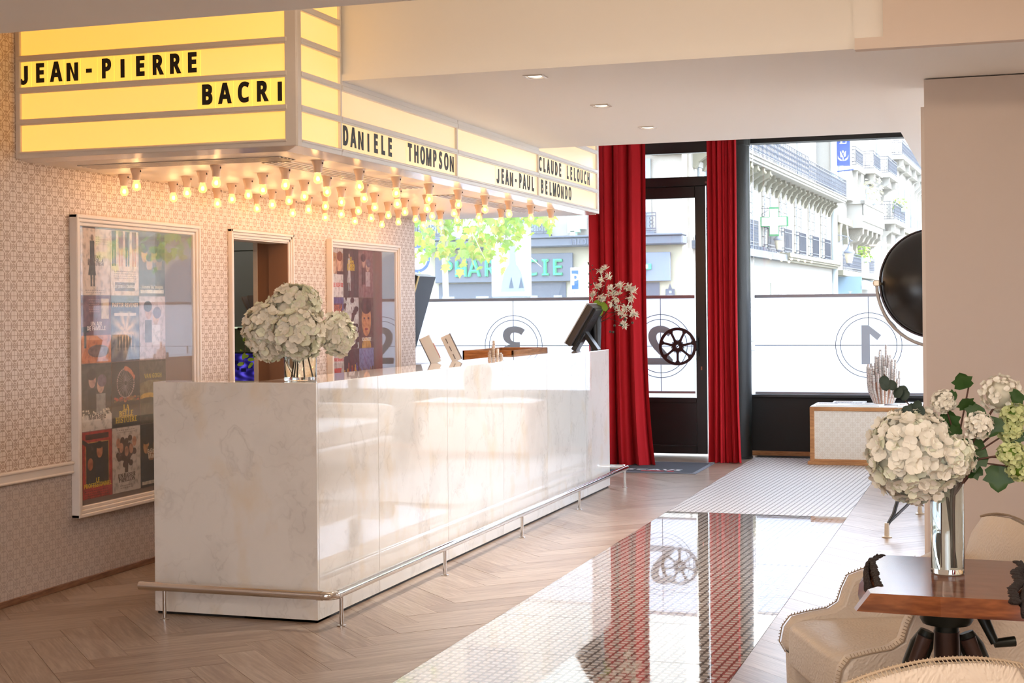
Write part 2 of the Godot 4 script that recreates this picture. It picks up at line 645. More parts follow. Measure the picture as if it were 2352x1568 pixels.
# ---------------------------------------------------------------- floor
func floor_pieces() -> void:
	var fl := sroot("floor")
	part("subfloor", mb().bx(Vector3(-7.6, -0.2, -14.5), Vector3(RX, -0.012, 4.5)), mat(S(70, 58, 50), 0.8), fl)
	# glazed slabs of the runner, with their printed dashes
	var im := Image.create_empty(1024, 512, false, Image.FORMAT_RGB8)
	im.fill(S(152, 140, 133))
	for r in 16:
		for c in 33:
			im.fill_rect(Rect2i(int(c * 32 - r * 2.0 + 4), r * 32 + 3, 23, 21), S(212, 205, 199))
			if r % 1 == 0:
				im.fill_rect(Rect2i(int(c * 32 - r * 2.0 + 27), r * 32, 9, 26), S(116, 104, 99))
	var slab := tmat(im, 0.035)
	slab.metallic_specular = 0.75
	slab.clearcoat_enabled = true
	slab.clearcoat = 1.0
	slab.clearcoat_roughness = 0.02
	bump(slab, 1.0, 0.012, 3)
	slab.uv1_triplanar = false
	slab.uv1_scale = Vector3.ONE
	slab.heightmap_scale = 0.05
	var matte := tmat(im, 0.5)
	var z := -5.866 + 0.727 * 2
	for k in 14:
		var z1 := z - 0.727
		if z1 < -14.1:
			z1 = -14.1
		var m := mb()
		m.bx(Vector3(-2.228, -0.012, z1 + 0.0015), Vector3(-0.992, -0.0004, z - 0.0015))
		m.face([Vector3(-2.228, 0, z - 0.0015), Vector3(-0.992, 0, z - 0.0015), Vector3(-0.992, 0, z1 + 0.0015), Vector3(-2.228, 0, z1 + 0.0015)], Vector3.UP, [Vector2(0, 1), Vector2(1, 1), Vector2(1, 0), Vector2(0, 0)])
		if z - z1 > 0.1:
			part("tile", m, slab if z > -10.0 else matte, fl)
		z = z1
	# herringbone oak
	var tones := []
	for k in 5:
		var im2 := wood_img(20 + k, S(184, 166, 150).lerp(S(166, 146, 128), k / 4.0), S(146, 124, 106).lerp(S(128, 104, 86), k / 4.0), 256, 64)
		var w := tmat(im2, 0.3)
		w.metallic_specular = 0.6
		tones.append(w)
	var W := 0.165
	var L := 0.66
	var c45 := cos(PI / 4)
	var areas := [PackedVector2Array([Vector2(-4.618, -14.3), Vector2(-2.23, -14.3), Vector2(-2.23, 0.5), Vector2(-4.618, 0.5)]),
		PackedVector2Array([Vector2(-0.99, -14.3), Vector2(RX, -14.3), Vector2(RX, 0.5), Vector2(-0.99, 0.5)]),
		PackedVector2Array([Vector2(-7.6, -14.3), Vector2(-4.62, -14.3), Vector2(-4.62, -11.5), Vector2(-7.6, -11.5)])]
	var list := []
	for k in range(-90, 90):
		for m in range(-24, 24):
			for o in 2:
				var a := Vector2(k * W + m * L, k * W - m * L)
				var s := Vector2(L, W)
				if o == 1:
					a += Vector2(L, W - L)
					s = Vector2(W, L)
				var g := 0.0007
				var q := PackedVector2Array()
				for e in [Vector2(g, g), Vector2(s.x - g, g), Vector2(s.x - g, s.y - g), Vector2(g, s.y - g)]:
					var t: Vector2 = a + e
					q.append(Vector2((t.x - t.y) * c45 - 1.6, -(t.x + t.y) * c45 - 7.0))
				var mid := (q[0] + q[2]) * 0.5
				if mid.x < -8.2 or mid.x > RX + 0.5 or mid.y < -14.9 or mid.y > 1.0:
					continue
				for ar in areas:
					for cut in Geometry2D.intersect_polygons(q, ar):
						if cut.size() >= 3:
							list.append([cut, o, q[0], (q[1] - q[0]).normalized() if o == 0 else (q[3] - q[0]).normalized()])
	# the nearest ones in view stay single planks
	var seen := []
	var rest := []
	var ax := Vector2(-sin(0.318), -cos(0.318))
	for e in list:
		var mid := Vector2.ZERO
		for t in e[0]:
			mid += t
		mid /= e[0].size()
		var fw := mid.dot(ax)
		var side := mid.dot(Vector2(cos(0.318), -sin(0.318))) / maxf(fw, 0.1)
		var hid: bool = mid.x < -3.05 and mid.x > -4.62 and mid.y < -8.5 or mid.x > -0.3 and mid.y < -8.0
		if fw > 4.9 and absf(side) < 0.38 and mid.x > -4.62 and not hid:
			seen.append([fw, e])
		else:
			rest.append(e)
	seen.sort_custom(func(a, b): return a[0] < b[0])
	for k in range(300, seen.size()):
		rest.append(seen[k][1])
	for k in mini(300, seen.size()):
		var m := mb()
		plank(m, seen[k][1])
		part("plank", m, tones[rng.randi() % 5], fl)
	var rm := [mb(), mb(), mb(), mb(), mb()]
	for e in rest:
		plank(rm[rng.randi() % 5], e)
	for k in 5:
		var o := part("parquet", rm[k], tones[k], fl)
		o.set_meta("kind", "stuff")

func plank(m: Mb, e: Array) -> void:
	var q: PackedVector2Array = e[0]
	var d: Vector2 = e[3]
	var off := Vector2(rng.randf(), rng.randf())
	var top := -0.0008 * rng.randf()
	var pts := []
	var uvs := []
	for t in q:
		pts.append(Vector3(t.x, top, t.y))
		var r: Vector2 = t - e[2]
		uvs.append(Vector2(r.dot(d) / 1.3, r.dot(Vector2(-d.y, d.x)) / 0.33) + off)
	m.face(pts, Vector3.UP, uvs)
	for k in q.size():
		var a := q[k]
		var b := q[(k + 1) % q.size()]
		var n2 := Vector2(b.y - a.y, a.x - b.x)
		var mid := (a + b) * 0.5
		var cen := Vector2.ZERO
		for t in q:
			cen += t
		cen /= q.size()
		if n2.dot(mid - cen) < 0:
			n2 = -n2
		m.face([Vector3(a.x, top, a.y), Vector3(b.x, top, b.y), Vector3(b.x, -0.011, b.y), Vector3(a.x, -0.011, a.y)], Vector3(n2.x, 0, n2.y))

# ---------------------------------------------------------------- street front
func ring(r0: float, r1: float, sides := 64, a0 := 0.0, a1 := TAU) -> PackedVector2Array:
	var q := PackedVector2Array()
	for k in sides + 1:
		var a := a0 + (a1 - a0) * k / sides
		q.append(Vector2(cos(a), sin(a)) * r1)
	for k in sides + 1:
		var a := a1 - (a1 - a0) * k / sides
		q.append(Vector2(cos(a), sin(a)) * r0)
	return q

func ring_mesh(m: Mb, r0: float, r1: float, z0: float, z1: float, c: Vector3, seg := 72) -> void:
	for s in seg:
		var a := TAU * s / seg
		var b := TAU * (s + 1) / seg
		m.prism(PackedVector2Array([Vector2(cos(a), sin(a)) * r0, Vector2(cos(a), sin(a)) * r1, Vector2(cos(b), sin(b)) * r1, Vector2(cos(b), sin(b)) * r0]), z0, z1, Transform3D(Basis(), c))

func roller_shade(x0: float, x1: float, y0: float, y1: float, z: float, digit: String, cx: float, label: String, bar: Material) -> void:
	var cloth := mat(S(246, 247, 250), 0.9)
	cloth.backlight_enabled = true
	cloth.backlight = Color(0.95, 0.96, 0.98)
	var t := thing("window_shade", label, "window shade", Vector3((x0 + x1) / 2, y0, z), 0, "")
	var off := -t.position
	part("fabric", mb().bx(Vector3(x0, y0 + 0.012, z - 0.0006), Vector3(x1, y1 - 0.01, z + 0.0006)), cloth, t, off)
	part("top_bar", mb().bx(Vector3(x0, y1 - 0.014, z - 0.01), Vector3(x1, y1 + 0.016, z + 0.012), 0.004), bar, t, off)
	part("bottom_bar", mb().bx(Vector3(x0, y0, z - 0.006), Vector3(x1, y0 + 0.022, z + 0.008), 0.003), bar, t, off)
	var line := mat(S(70, 74, 84), 0.8)
	var pr := mb()
	pr.bx(Vector3(x0, 1.0555, z + 0.0007), Vector3(x1, 1.0615, z + 0.0016))
	pr.bx(Vector3(cx - 0.003, y0 + 0.02, z + 0.0007), Vector3(cx + 0.003, y1, z + 0.0016))
	for rr in [0.303, 0.257]:
		for s in 72:
			var a := TAU * s / 72
			var b := TAU * (s + 1) / 72
			var q := []
			for w in [[a, rr], [a, rr + 0.006], [b, rr + 0.006], [b, rr]]:
				q.append(Vector2(clampf(cx + cos(w[0]) * w[1], x0, x1) - cx, sin(w[0]) * w[1]))
			if absf(q[0].x - q[3].x) + absf(q[0].y - q[3].y) > 0.01 and cx + q[0].x > x0 and cx + q[0].x < x1:
				pr.prism(PackedVector2Array(q), 0.0007, 0.0016, Transform3D(Basis(), Vector3(cx, 1.0585, z)))
	part("printed_target", pr, line, t, off)
	var dg := mat(S(168, 176, 186), 0.85)
	var o := part("printed_digit", letters(digit, 0.37, 0.001), dg, t, off + Vector3(cx, 1.055, z + 0.0013))
	o.rotation.y = PI

func storefront() -> void:
	var z := -14.3
	# sill wall, head and posts
	var wf := sroot("wall_front")
	part("stall_riser", mb().bx(Vector3(-7.6, 0, z - 0.16), Vector3(-3.66, 0.56, z)).bx(Vector3(-2.3, 0, z - 0.16), Vector3(RX, 0.56, z)), M.blackm, wf)
	part("sill", mb().bx(Vector3(-7.6, 0.56, z - 0.16), Vector3(-3.66, 0.587, z + 0.03), 0.004).bx(Vector3(-2.3, 0.56, z - 0.16), Vector3(RX, 0.587, z + 0.03), 0.004), M.black, wf)
	part("head", mb().bx(Vector3(-7.6, 3.005, z - 0.14), Vector3(RX, 3.12, z + 0.02)), M.blackm, wf)
	part("wooden_base", mb().bx(Vector3(-7.6, 0, z), Vector3(-3.66, 0.045, z + 0.02), 0.004).bx(Vector3(-2.28, 0, z), Vector3(RX, 0.045, z + 0.02), 0.004), M.wood, wf)
	var w1 := sroot("window_1")
	part("pane", mb().bx(Vector3(-7.58, 0.587, z - 0.1), Vector3(-3.7, 3.005, z - 0.09)), M.pane, w1)
	part("post", mb().bx(Vector3(-3.72, 0, z - 0.14), Vector3(-3.64, 3.02, z + 0.02), 0.004), M.black, w1)
	var w2 := sroot("window_2")
	part("pane", mb().bx(Vector3(-2.26, 0.587, z - 0.1), Vector3(0.55, 3.005, z - 0.09)), M.pane, w2)
	part("post", mb().bx(Vector3(0.5, 0.587, z - 0.12), Vector3(0.58, 3.02, z + 0.02), 0.004), M.black, w2)
	part("pane", mb().bx(Vector3(0.57, 0.587, z - 0.1), Vector3(RX, 3.005, z - 0.09)), M.pane, w2)
	# round black pillar with a thin collar
	struct("pillar", mb().lathe([Vector2(0.0, 0), Vector2(0.145, 0), Vector2(0.145, 0.02), Vector2(0.14, 0.022), Vector2(0.14, 2.95), Vector2(0.146, 2.955), Vector2(0.146, 3.1)], Transform3D(Basis(), Vector3(-2.37, 0, -14.0)), 40), bump(mat(S(20, 24, 23), 0.42), 8.0, 0.1))
	# entrance door
	var zd := -14.1
	var d := sroot("door_2")
	part("frame", mb().bx(Vector3(-3.66, 2.92, zd - 0.06), Vector3(-2.3, 3.1, zd + 0.02), 0.004).bx(Vector3(-3.66, 2.60, zd - 0.06), Vector3(-2.3, 2.69, zd + 0.02), 0.004).bx(Vector3(-3.68, 0, zd - 0.2), Vector3(-3.6, 3.1, zd + 0.02), 0.004).bx(Vector3(-2.46, 0, zd - 0.2), Vector3(-2.36, 3.1, zd - 0.01), 0.004), M.door, d)
	part("transom_pane", mb().bx(Vector3(-3.6, 2.68, zd - 0.03), Vector3(-2.44, 2.93, zd - 0.022)), M.pane, d)
	var lf := mb()
	lf.bx(Vector3(-3.6, 0.02, zd - 0.045), Vector3(-3.47, 2.6, zd), 0.004)
	lf.bx(Vector3(-2.777, 0.02, zd - 0.045), Vector3(-2.675, 2.6, zd), 0.004)
	lf.bx(Vector3(-3.47, 2.487, zd - 0.045), Vector3(-2.777, 2.6, zd), 0.004)
	lf.bx(Vector3(-3.47, 0.51, zd - 0.045), Vector3(-2.777, 0.56, zd), 0.004)
	lf.bx(Vector3(-3.47, 0.02, zd - 0.045), Vector3(-2.777, 0.09, zd), 0.004)
	lf.bx(Vector3(-3.47, 0.09, zd - 0.035), Vector3(-2.777, 0.51, zd - 0.014))
	lf.bx(Vector3(-3.47, 0.085, zd - 0.02), Vector3(-2.777, 0.1, zd + 0.004), 0.003)
	part("door_leaf", lf, M.door, d)
	part("door_pane", mb().bx(Vector3(-3.47, 0.56, zd - 0.03), Vector3(-2.777, 2.487, zd - 0.022)), M.pane, d)
	var sl := mb()
	sl.bx(Vector3(-2.665, 0.02, zd - 0.045), Vector3(-2.622, 2.6, zd), 0.004)
	sl.bx(Vector3(-2.5, 0.02, zd - 0.045), Vector3(-2.46, 2.6, zd), 0.004)
	sl.bx(Vector3(-2.622, 2.487, zd - 0.045), Vector3(-2.5, 2.6, zd), 0.004)
	sl.bx(Vector3(-2.622, 0.02, zd - 0.045), Vector3(-2.5, 0.56, zd), 0.004)
	part("side_leaf", sl, M.door, d)
	part("side_pane", mb().bx(Vector3(-2.622, 0.56, zd - 0.03), Vector3(-2.5, 2.487, zd - 0.022)), M.pane, d)
	# long espagnolette bolt on the side leaf
	var bolt := mat(S(120, 84, 84), 0.4, 0.5)
	var bt := mb()
	bt.tube([Vector3(-2.645, 0.03, zd + 0.012), Vector3(-2.645, 2.6, zd + 0.012)], 0.007, 8)
	for yy in [2.6, 2.42, 1.5, 1.33, 0.75, 0.2]:
		bt.box(Vector3(-2.645, yy, zd + 0.012), Vector3(0.03, 0.03, 0.026), Basis(), 0.004)
	bt.box(Vector3(-2.645, 2.63, zd + 0.01), Vector3(0.055, 0.03, 0.03), Basis(), 0.004)
	bt.box(Vector3(-2.638, 0.98, zd + 0.02), Vector3(0.03, 0.24, 0.02), Basis(), 0.006)
	part("bolt_rod", bt, bolt, d)
	part("keyhole_plate", mb().box(Vector3(-2.725, 0.845, zd + 0.003), Vector3(0.014, 0.035, 0.006), Basis(), 0.002), mat(S(170, 110, 90), 0.3, 0.8), d)
	# film reel used as the pull handle
	var fr := part("film_reel_handle", reel(), mat(S(52, 24, 22), 0.35, 0.3), d, Vector3(-2.945, 1.057, zd + 0.06), "dark film reel bolted on as the door pull")
	part("reel_bracket", mb().tube([Vector3(-2.78, 1.02, zd), Vector3(-2.78, 1.02, zd + 0.055)], 0.01, 8).tube([Vector3(-2.77, 1.1, zd), Vector3(-2.77, 1.1, zd + 0.055)], 0.01, 8).tube([Vector3(-2.76, 1.14, zd + 0.02), Vector3(-2.755, 0.96, zd + 0.02)], 0.009, 8), M.black, d)
	# shades
	var rosy := mat(S(150, 120, 120), 0.4, 0.3)
	var grey := mat(S(150, 146, 150), 0.45, 0.2)
	roller_shade(-7.5, -3.74, 0.588, 1.53, z - 0.05, "3", -4.71, "wide white countdown window shade printed with digit three, behind the counter", grey)
	roller_shade(-3.46, -2.79, 0.6, 1.535, zd - 0.016, "2", -3.127, "narrow white countdown shade printed with digit two on the entrance door", rosy)
	roller_shade(-2.25, 0.49, 0.588, 1.532, z - 0.05, "1", -1.176, "wide white countdown window shade printed with digit one, right of the black pillar", grey)
	roller_shade(0.6, RX - 0.02, 0.588, 1.532, z - 0.05, "1", 2.35, "white window shade out of view right of the one marked digit one", grey)
	var ss := single("window_shade", mb().bx(Vector3(-2.62, 0.6, zd - 0.017), Vector3(-2.5, 1.53, zd - 0.015)), M.white, "thin strip of white shade on the narrow side leaf beside the door bolt", "window shade")
	# velvet curtains
	curtain(-3.58, -3.045, -13.12, 4, 0.0, "red velvet curtain left of the entrance door, trailing on the mat", 0.09)
	curtain(-2.535, -2.29, -13.56, 5, 1.3, "narrow gathered red velvet curtain between entrance door and black pillar", 0.035)
	# door mat
	var mt := thing("door_mat", "grey entrance mat with worn white and red lettering before the door", "door mat", Vector3(-3.0, 0, -13.0))
	part("pile", mb().bx(Vector3(-3.56, 0.0005, -13.42), Vector3(-2.52, 0.008, -12.58), 0.002), bump(mat(S(72, 74, 82), 0.95), 30.0, 0.2), mt, -mt.position)
	part("edging", mb().bx(Vector3(-3.6, 0.0002, -13.46), Vector3(-2.485, 0.006, -12.545), 0.002), mat(S(120, 122, 130), 0.7), mt, -mt.position)
	var l1 := part("lettering", letters("RICAVI", 0.085, 0.001), mat(S(206, 206, 210), 0.9), mt, Vector3(-2.95, 0.0085, -12.76) - mt.position)
	l1.basis = Basis(Vector3.RIGHT, -PI / 2) * Basis.from_scale(Vector3(1.55, 1, 1))
	var l2 := part("lettering", mb().box(Vector3(0.06, 0, 0), Vector3(0.2, 0.05, 0.001)).box(Vector3(0.22, 0, 0), Vector3(0.06, 0.045, 0.001)), mat(S(190, 62, 66), 0.9), mt, Vector3(-2.95, 0.0085, -12.66) - mt.position)
	l2.rotation.x = -PI / 2

func reel() -> Mb:
	var m := mb()
	ring_mesh(m, 0.155, 0.182, -0.008, 0.008, Vector3.ZERO)
	ring_mesh(m, 0.016, 0.05, -0.008, 0.008, Vector3.ZERO, 24)
	m.box(Vector3.ZERO, Vector3(0.034, 0.006, 0.012), Basis(Vector3.BACK, 0.8))
	for k in 7:
		var a := TAU * k / 7 + 0.22
		var d := Vector2(cos(a), sin(a))
		var e := Vector2(-d.y, d.x)
		m.prism(PackedVector2Array([d * 0.04 - e * 0.018, d * 0.075 - e * 0.0105, d * 0.135 - e * 0.0105, d * 0.158 - e * 0.026, d * 0.158 + e * 0.026, d * 0.135 + e * 0.0105, d * 0.075 + e * 0.0105, d * 0.04 + e * 0.018]), -0.006, 0.006)
		var b := a + PI / 7
		var c := Vector2(cos(b), sin(b))
		ring_mesh(m, 0.004, 0.009, -0.009, 0.009, Vector3(c.x, c.y, 0) * 0.056, 10)
	for k in 5:
		var a := TAU * k / 5
		m.lathe([Vector2(0, 0.011), Vector2(0.006, 0.011), Vector2(0.006, 0.004)], Transform3D(Basis(Vector3.RIGHT, PI / 2), Vector3(cos(a) * 0.026, sin(a) * 0.026, 0)), 8)
	return m

func curtain(x0: float, x1: float, z: float, folds: int, ph: float, label: String, flare: float) -> void:
	var t := thing("curtain", label, "curtain", Vector3((x0 + x1) / 2, 0, z), 0, "")
	var rows := []
	var nc := folds * 16
	for i in 25:
		var y := 3.06 * (1.0 - i / 24.0) + 0.004
		var row := []
		var g := pow(i / 24.0, 6.0)
		for j in nc + 1:
			var s := float(j) / nc
			var a := s * folds * TAU + ph
			var fold := sin(a) + 0.35 * sin(2.0 * a + 1.1 + y * 0.15) + 0.2 * sin(3.7 * a)
			var x := lerpf(x0, x1, s) + 0.018 * sin(2.0 * a + 0.7) + g * flare * (s - 0.25)
			row.append(Vector3(x, y, z + fold * (0.055 + 0.02 * g) + 0.01 * sin(y * 2.1 + s * 5.0)) - t.position)
		rows.append(row)
	# cloth with a back
	var m := mb().grid(rows)
	part("velvet", m, M.red, t)
	# eyelets at the top
	var ey := mb()
	for k in folds:
		var xx := lerpf(x0, x1, (k + 0.5) / folds)
		var pts := []
		for j in 17:
			var a := TAU * j / 16
			pts.append(Vector3(xx + cos(a) * 0.02, 2.985 + sin(a) * 0.02, z + 0.055) - t.position)
		ey.tube(pts, 0.005, 6, false)
	part("eyelet", ey, M.chrome, t)

# ---------------------------------------------------------------- cinema sign over the counter
func marquee() -> void:
	var t := thing("marquee_sign", "large lit cinema marquee with yellow letter rows over the counter", "marquee", Vector3(-3.85, 2.19, -8.9))
	var off := -t.position
	var frame := mat(S(228, 220, 212), 0.42, 0.15)
	var frame2 := mat(S(230, 227, 223), 0.4, 0.15)
	var lit := glow(Color(1.0, 0.70, 0.24), 0.98, S(250, 235, 190), 0.25)
	var lit2 := glow(Color(1.0, 0.72, 0.26), 0.85, S(250, 240, 215), 0.25)
	var lit3 := glow(Color(1.0, 0.77, 0.42), 0.52, S(250, 244, 230), 0.2)  # paler: daylight falling on the side panels is put into their glow
	var lit4 := glow(Color(1.0, 0.80, 0.45), 0.5, S(250, 244, 230), 0.2)
	var P := 0.157
	var zf := -6.2
	var xs := -3.08
	# carcass behind the panels and the soffit below
	part("soffit", mb().bx(Vector3(-4.61, 2.186, -11.6), Vector3(-3.19, 2.2, -6.31)), bump(mat(S(238, 226, 214), 0.42), 2.0, 0.02), t, off)
	part("end_panel", mb().bx(Vector3(-4.61, 2.19, -11.62), Vector3(-3.1, 2.9, -11.6)), frame2, t, off)
	# polished lips under the front and the side
	var lip := mb()
	lip.face([Vector3(-4.62, 2.197, zf), Vector3(xs, 2.197, zf), Vector3(-3.19, 2.186, -6.312), Vector3(-4.62, 2.186, -6.312)], Vector3.DOWN)
	part("polished_lip", lip, mat(S(236, 226, 216), 0.16, 0.1, 0.9), t, off)
	var lip2 := mb()
	lip2.face([Vector3(xs, 2.197, zf), Vector3(xs, 2.197, -11.62), Vector3(-3.19, 2.186, -11.62), Vector3(-3.19, 2.186, -6.312)], Vector3.DOWN)
	part("polished_lip", lip2, mat(S(240, 237, 233), 0.16, 0.1, 0.9), t, off)
	# air slots
	for g in [[-4.47, -3.32, -6.66, -6.5, true], [-3.53, -3.38, -8.52, -6.72, false], [-3.53, -3.38, -10.95, -9.1, false]]:
		var gm := mb()
		var n := 5
		for k in n:
			if g[4]:
				var zz: float = lerpf(g[2], g[3], float(k) / (n - 1))
				gm.bx(Vector3(g[0], 2.18, zz - 0.009), Vector3(g[1], 2.187, zz + 0.009), 0.003)
			else:
				var xx: float = lerpf(g[0], g[1], float(k) / (n - 1))
				gm.bx(Vector3(xx - 0.009, 2.18, g[2]), Vector3(xx + 0.009, 2.187, g[3]), 0.003)
		var ga := part("air_slot", gm, mat(S(226, 214, 202), 0.25, 0.4), t, off)
		part("slot_shade_sheet", mb().bx(Vector3(g[0], 2.1845, g[2]), Vector3(g[1], 2.1858, g[3])), M.ink, ga)  # black sheet stands for the shade inside the slot
	# front: glowing rows, rails, corner post
	var bot := 2.222
	for r in 5:
		var y0 := bot + r * P
		part("light_panel", mb().bx(Vector3(-4.6, y0, zf - 0.02), Vector3(-3.135, minf(y0 + P, 2.94), zf - 0.012)), lit, t, off)
		if r > 0:
			part("rail", mb().bx(Vector3(-4.612, y0 - 0.012, zf - 0.014), Vector3(-3.128, y0 + 0.012, zf + 0.008), 0.003).bx(Vector3(-4.612, y0 - 0.018, zf - 0.014), Vector3(-3.128, y0 - 0.009, zf + 0.002)), frame, t, off)
	part("bottom_rail", mb().bx(Vector3(-4.62, 2.197, zf - 0.03), Vector3(xs - 0.002, 2.232, zf + 0.002), 0.003).bx(Vector3(-4.6, 2.218, zf - 0.02), Vector3(-3.13, 2.228, zf + 0.01), 0.003), frame, t, off)
	part("wall_post", mb().bx(Vector3(-4.62, 2.197, zf - 0.03), Vector3(-4.592, 2.94, zf + 0.004), 0.003), frame, t, off)
	part("corner_post", mb().bx(Vector3(-3.14, 2.197, zf - 0.045), Vector3(xs, 2.94, zf + 0.004), 0.003).bx(Vector3(-3.1, 2.197, zf - 0.045), Vector3(xs + 0.004, 2.94, zf - 0.002), 0.003), frame, t, off)
	# the side that runs over the counter, four modules
	var mods := [[-6.245, -6.68, 5, lit2], [-6.69, -8.33, 2, lit3], [-8.34, -9.985, 2, lit4], [-9.995, -11.6, 5, lit3]]
	for k in 4:
		var a: float = mods[k][0]
		var b: float = mods[k][1]
		for r in mods[k][2]:
			var y0: float = bot + r * P
			part("light_panel", mb().bx(Vector3(xs - 0.02, y0, b), Vector3(xs - 0.012, minf(y0 + P, 2.94 if k == 0 else 3.05), a)), mods[k][3], t, off)
			if r > 0:
				part("rail", mb().bx(Vector3(xs - 0.014, y0 - 0.012, b), Vector3(xs + 0.008, y0 + 0.012, a), 0.003).bx(Vector3(xs - 0.014, y0 - 0.018, b), Vector3(xs + 0.002, y0 - 0.009, a)), frame2, t, off)
		if k == 1 or k == 2:
			part("rail", mb().bx(Vector3(xs - 0.016, bot + 2 * P - 0.018, b), Vector3(xs + 0.01, bot + 2 * P + 0.008, a), 0.003).bx(Vector3(xs - 0.016, bot + 2 * P + 0.006, b), Vector3(xs + 0.006, 2.57, a), 0.003), frame2, t, off)
		part("bottom_rail", mb().bx(Vector3(xs - 0.03, 2.197, b - 0.01), Vector3(xs + 0.002, 2.232, a), 0.003).bx(Vector3(xs - 0.02, 2.218, b), Vector3(xs + 0.01, 2.228, a), 0.003), frame2, t, off)
		part("mullion", mb().bx(Vector3(xs - 0.03, 2.22, b - 0.012), Vector3(xs + 0.003, 2.56 if k == 1 else (2.94 if k == 0 else 3.05), b + 0.004), 0.002), frame2, t, off)
	part("end_post", mb().bx(Vector3(-3.1, 2.197, -11.635), Vector3(xs + 0.004, 3.05, -11.59), 0.003), frame2, t, off)
	part("carcass", mb().bx(Vector3(-4.6, 2.2, -11.6), Vector3(-3.12, 2.21, -6.24)).bx(Vector3(-3.125, 2.2, -11.6), Vector3(-3.112, 2.94, -6.26)).bx(Vector3(-4.6, 2.2, -6.25), Vector3(-3.12, 2.94, -6.24)), M.white, t, off)
	# the changeable letters, each on a slip with the backlight put in as glow
	var slip := mat(S(252, 226, 150), 0.15)
	slip.emission_enabled = true
	slip.emission = Color(1.0, 0.76, 0.26)
	slip.emission_energy_multiplier = 0.98
	var slip2 := mat(S(252, 244, 220), 0.15)
	slip2.emission_enabled = true
	slip2.emission = Color(1.0, 0.82, 0.46)
	slip2.emission_energy_multiplier = 0.55
	sign_row(t, "JEAN-PIERRE", Vector3(-4.58, bot + 2.5 * P, zf - 0.011), false, 0.0945, slip, 0.09)
	sign_row(t, "BACRI", Vector3(-3.557, bot + 1.5 * P, zf - 0.011), false, 0.0965, slip, 0.09)
	sign_row(t, "DANIELE  THOMPSON", Vector3(xs - 0.011, bot + 0.5 * P, -6.755), true, 0.0945, slip2, 0.093)
	sign_row(t, "JEAN-PAUL", Vector3(xs - 0.011, bot + 0.5 * P, -9.12), true, 0.0945, slip2, 0.093)
	sign_row(t, "BELMONDO", Vector3(xs - 0.011, bot + 0.5 * P, -10.1), true, 0.103, slip2, 0.093)
	sign_row(t, "CLAUDE LELOUCH", Vector3(xs - 0.011, bot + 1.5 * P, -10.06), true, 0.1, slip2, 0.093)
	bulbs()

func sign_row(t: Node3D, s: String, at: Vector3, side: bool, pitch: float, slip: Material, h: float) -> void:
	for k in s.length():
		var ch := s[k]
		if ch == " ":
			continue
		var o := at + (Vector3(0, 0, -pitch * k) if side else Vector3(pitch * k, 0, 0)) - t.position
		var w := pitch * 0.5 - 0.0008
		var sm := mb()
		if side:
			sm.bx(Vector3(-0.0005, -0.066, -w), Vector3(0.0008, 0.066, w))
		else:
			sm.bx(Vector3(-w, -0.066, -0.0005), Vector3(w, 0.066, 0.0008))
		var sl := part("letter_slip", sm, slip, t, o)
		var tm: Mesh = sign_glyph(ch, h)
		var l := part("letter", tm, M.ink, sl, Vector3(0.0016, 0.0, 0) if side else Vector3(0, 0.0, 0.0016))
		var b := Basis.from_scale(Vector3(0.8, 1.0, 1.0))
		l.basis = (Basis(Vector3.UP, PI / 2) * b) if side else b
		l.position -= Vector3(0, 0.003, 0)

# grotesque letters that the font draws with serifs or tails are cut from strips
func sign_glyph(ch: String, h: float) -> Mesh:
	var k := h / 2.0
	var w := 0.0115
	var q := []
	match ch:
		"I":
			q = [PackedVector2Array([Vector2(-w, -k), Vector2(w, -k), Vector2(w, k), Vector2(-w, k)])]
		"-":
			q = [PackedVector2Array([Vector2(-0.017, -0.01), Vector2(0.017, -0.01), Vector2(0.017, 0.01), Vector2(-0.017, 0.01)])]
		"N":
			q = [PackedVector2Array([Vector2(-0.034, -k), Vector2(-0.012, -k), Vector2(-0.012, k * 0.35), Vector2(0.011, -k), Vector2(0.034, -k), Vector2(0.034, k), Vector2(0.012, k), Vector2(0.012, -k * 0.35), Vector2(-0.011, k), Vector2(-0.034, k)])]
		"J":
			var o := PackedVector2Array([Vector2(0.005, k), Vector2(0.028, k), Vector2(0.028, -k * 0.4)])
			for j in 9:
				var a := -PI * j / 8.0
				o.append(Vector2(cos(a) * 0.028, -k * 0.44 + sin(a) * 0.029))
			o.append(Vector2(-0.008, -k * 0.4))
			for j in 7:
				var a := PI + PI * j / 6.0
				o.append(Vector2(cos(a) * 0.006, -k * 0.44 + sin(a) * 0.008))
			o.append(Vector2(0.005, -k * 0.4))
			q = [o]
		_:
			return letters(ch, h, 0.0012, heavy())
	var m := mb()
	for o in q:
		m.prism(o, -0.0006, 0.0006, Transform3D(Basis.from_scale(Vector3(1.22, 1, 1)), Vector3.ZERO))
	return m.mesh()

